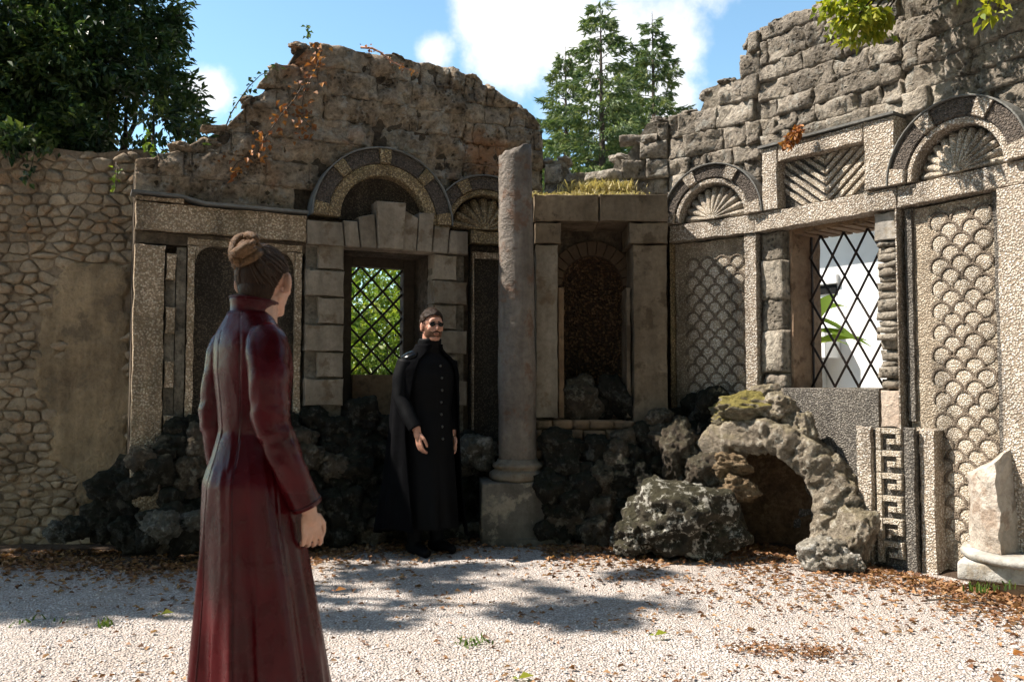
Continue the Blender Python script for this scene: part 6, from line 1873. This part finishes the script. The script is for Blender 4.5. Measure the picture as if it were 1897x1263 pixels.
    # cape: round the back from one shoulder to the other
    cp = [(.16, .33, .36, -.09), (.5, .30, .30, -.07), (.9, .275, .24, -.05), (1.2, .268, .20, -.03), (1.38, .258, .165, -.02), (1.45, .225, .135, -.015), (1.50, .15, .105, -.01), (1.535, .105, .10, -.002), (1.565, .098, .100, .008)]
    rows = []
    for i in range(71):
        z = .16 + 1.405 * i / 70; rx, ry, cy = prof_at(cp, z); row = []
        open_ = interp([(.16, .72), (.9, .85), (1.3, .75), (1.45, .62), (1.56, .35)], z)
        oR = open_ + interp([(.16, .05), (1.0, .25), (1.3, .1), (1.56, 0)], z)
        for k in range(121):
            th = PI / 2 - oR - (2 * PI - oR - open_) * k / 120
            f_ = 1 + max(0, (1.4 - z) / 1.3) * (.055 * math.sin(9 * th + .4) + .035 * math.sin(15 * th + z)) + .015 * noise.noise(Vector((th * 2, z * 3, 4)))
            zz = z + (.05 * math.sin(th * 2 + 1) if z < .2 else 0)
            row.append(Vector((rx * f_ * math.cos(th), cy + ry * f_ * math.sin(th), zz)))
        rows.append(row)
    mb = MB(); loft(mb, rows, closed=False); cape = mb.obj('cape', M['cloth_black'], root, smooth=True, world=False); sol(cape, .006)
    # boots and trousers
    for s in (-1, 1):
        mb = MB(); chain(mb, [(s * .10, -.02, .40), (s * .10, -.025, .12), (s * .10, -.03, .07)], [.075, .055, .055]); chain(mb, [(s * .10, -.06, .05), (s * .108, .07, .045), (s * .115, .15, .034)], [.05, .046, .036])
        remeshed('boot', mb, .008, M['leather_black'], root, 3)
    # hair, beard, brows, eyes
    mb = MB()
    def keep(p):
        q = Matrix.Rotation(R(14), 3, 'Z') @ Vector((p.x, p.y - oy, 0)); h = (p.z - zc) / 1.05
        lim = interp([(-.085, -.06), (-.03, -.035), (.0, -.012), (.02, .028), (.045, .05), (.058, .07), (.072, .2)], h)
        return q.y / 1.05 < lim and h > -.085
    ellipsoid(mb, T((0, -.014, .030)), (.083, .104, .102), (0, 0, -R(14)), seg=64, rings=44, keep=keep)
    for i in range(len(mb.v)):
        p = Vector(mb.v[i]); p += (p - Vector((0, oy, zc))).normalized() * (.004 + .009 * noise.noise(p * 38)); mb.v[i] = tuple(p)
    sol(mb.obj('hair', M['hair_m'], root, smooth=True, world=False), .008)
    mb = MB()
    def keepb(p):
        q = Matrix.Rotation(R(14), 3, 'Z') @ Vector((p.x, p.y - oy, 0)) / 1.05; h = (p.z - zc) / 1.05
        if abs(q.x) < .018 and -.072 < h < -.060 and q.y > 0: return False
        up = interp([(0, -.050), (.026, -.052), (.040, -.045), (.056, -.02), (.07, .0)], abs(q.x))
        return h < up and q.y > -.012 and h > -.125
    ellipsoid(mb, T((0, .0265, -.045)), (.0665, .0705, .077), rot=(0, 0, -R(14)), seg=72, rings=48, keep=keepb)
    sol(mb.obj('beard', M['stubble'], root, smooth=True, world=False), .006)
    mb = MB()
    for s in (-1, 1): roundcone(mb, T((s * .002, .099, -.049)), .0055, T((s * .026, .088, -.056)), .0045, 8, 3)
    mb.obj('moustache', M['hair_m'], root, smooth=True, world=False)
    for s in (-1, 1):
        mb = MB(); roundcone(mb, T((s * .014, .089, .019)), .0048, T((s * .046, .076, .021)), .0038, 8, 3); mb.obj('eyebrow', M['hair_m'], root, smooth=True, world=False)
        mb = MB(); ellipsoid(mb, T((s * .032, .0785, .001)), (.021, .010, .0125)); mb.obj('eye', M['eye_dark'], root, smooth=True, world=False)  # large dark ellipsoid also paints in the shade of the eye socket
    mb = MB(); ellipsoid(mb, T((0, .0895, -.066)), (.019, .009, .007)); mb.obj('mouth', M['lip'], root, smooth=True, world=False)
    mb = MB(); tube(mb, [T((-.012, .099, .004)), T((0, .101, .006)), T((.012, .099, .004))], .0022, 6)
    br = mb.obj('sunglasses', M['leather_shine'], root, smooth=True, world=False)
    for sd in (-1, 1):
        mb = MB(); ellipsoid(mb, T((sd * .032, .0935, .001)), (.0225, .004, .0165), (0, 0, -R(14) - sd * .18)); mb.obj('lens', M['leather_shine'], br, smooth=True, world=False)
        mb = MB(); tube(mb, [T((sd * .053, .089, .006)), T((sd * .074, .04, .008)), T((sd * .083, -.002, .004))], .0018, 5); mb.obj('temple_arm', M['leather_shine'], br, smooth=True, world=False)
man()
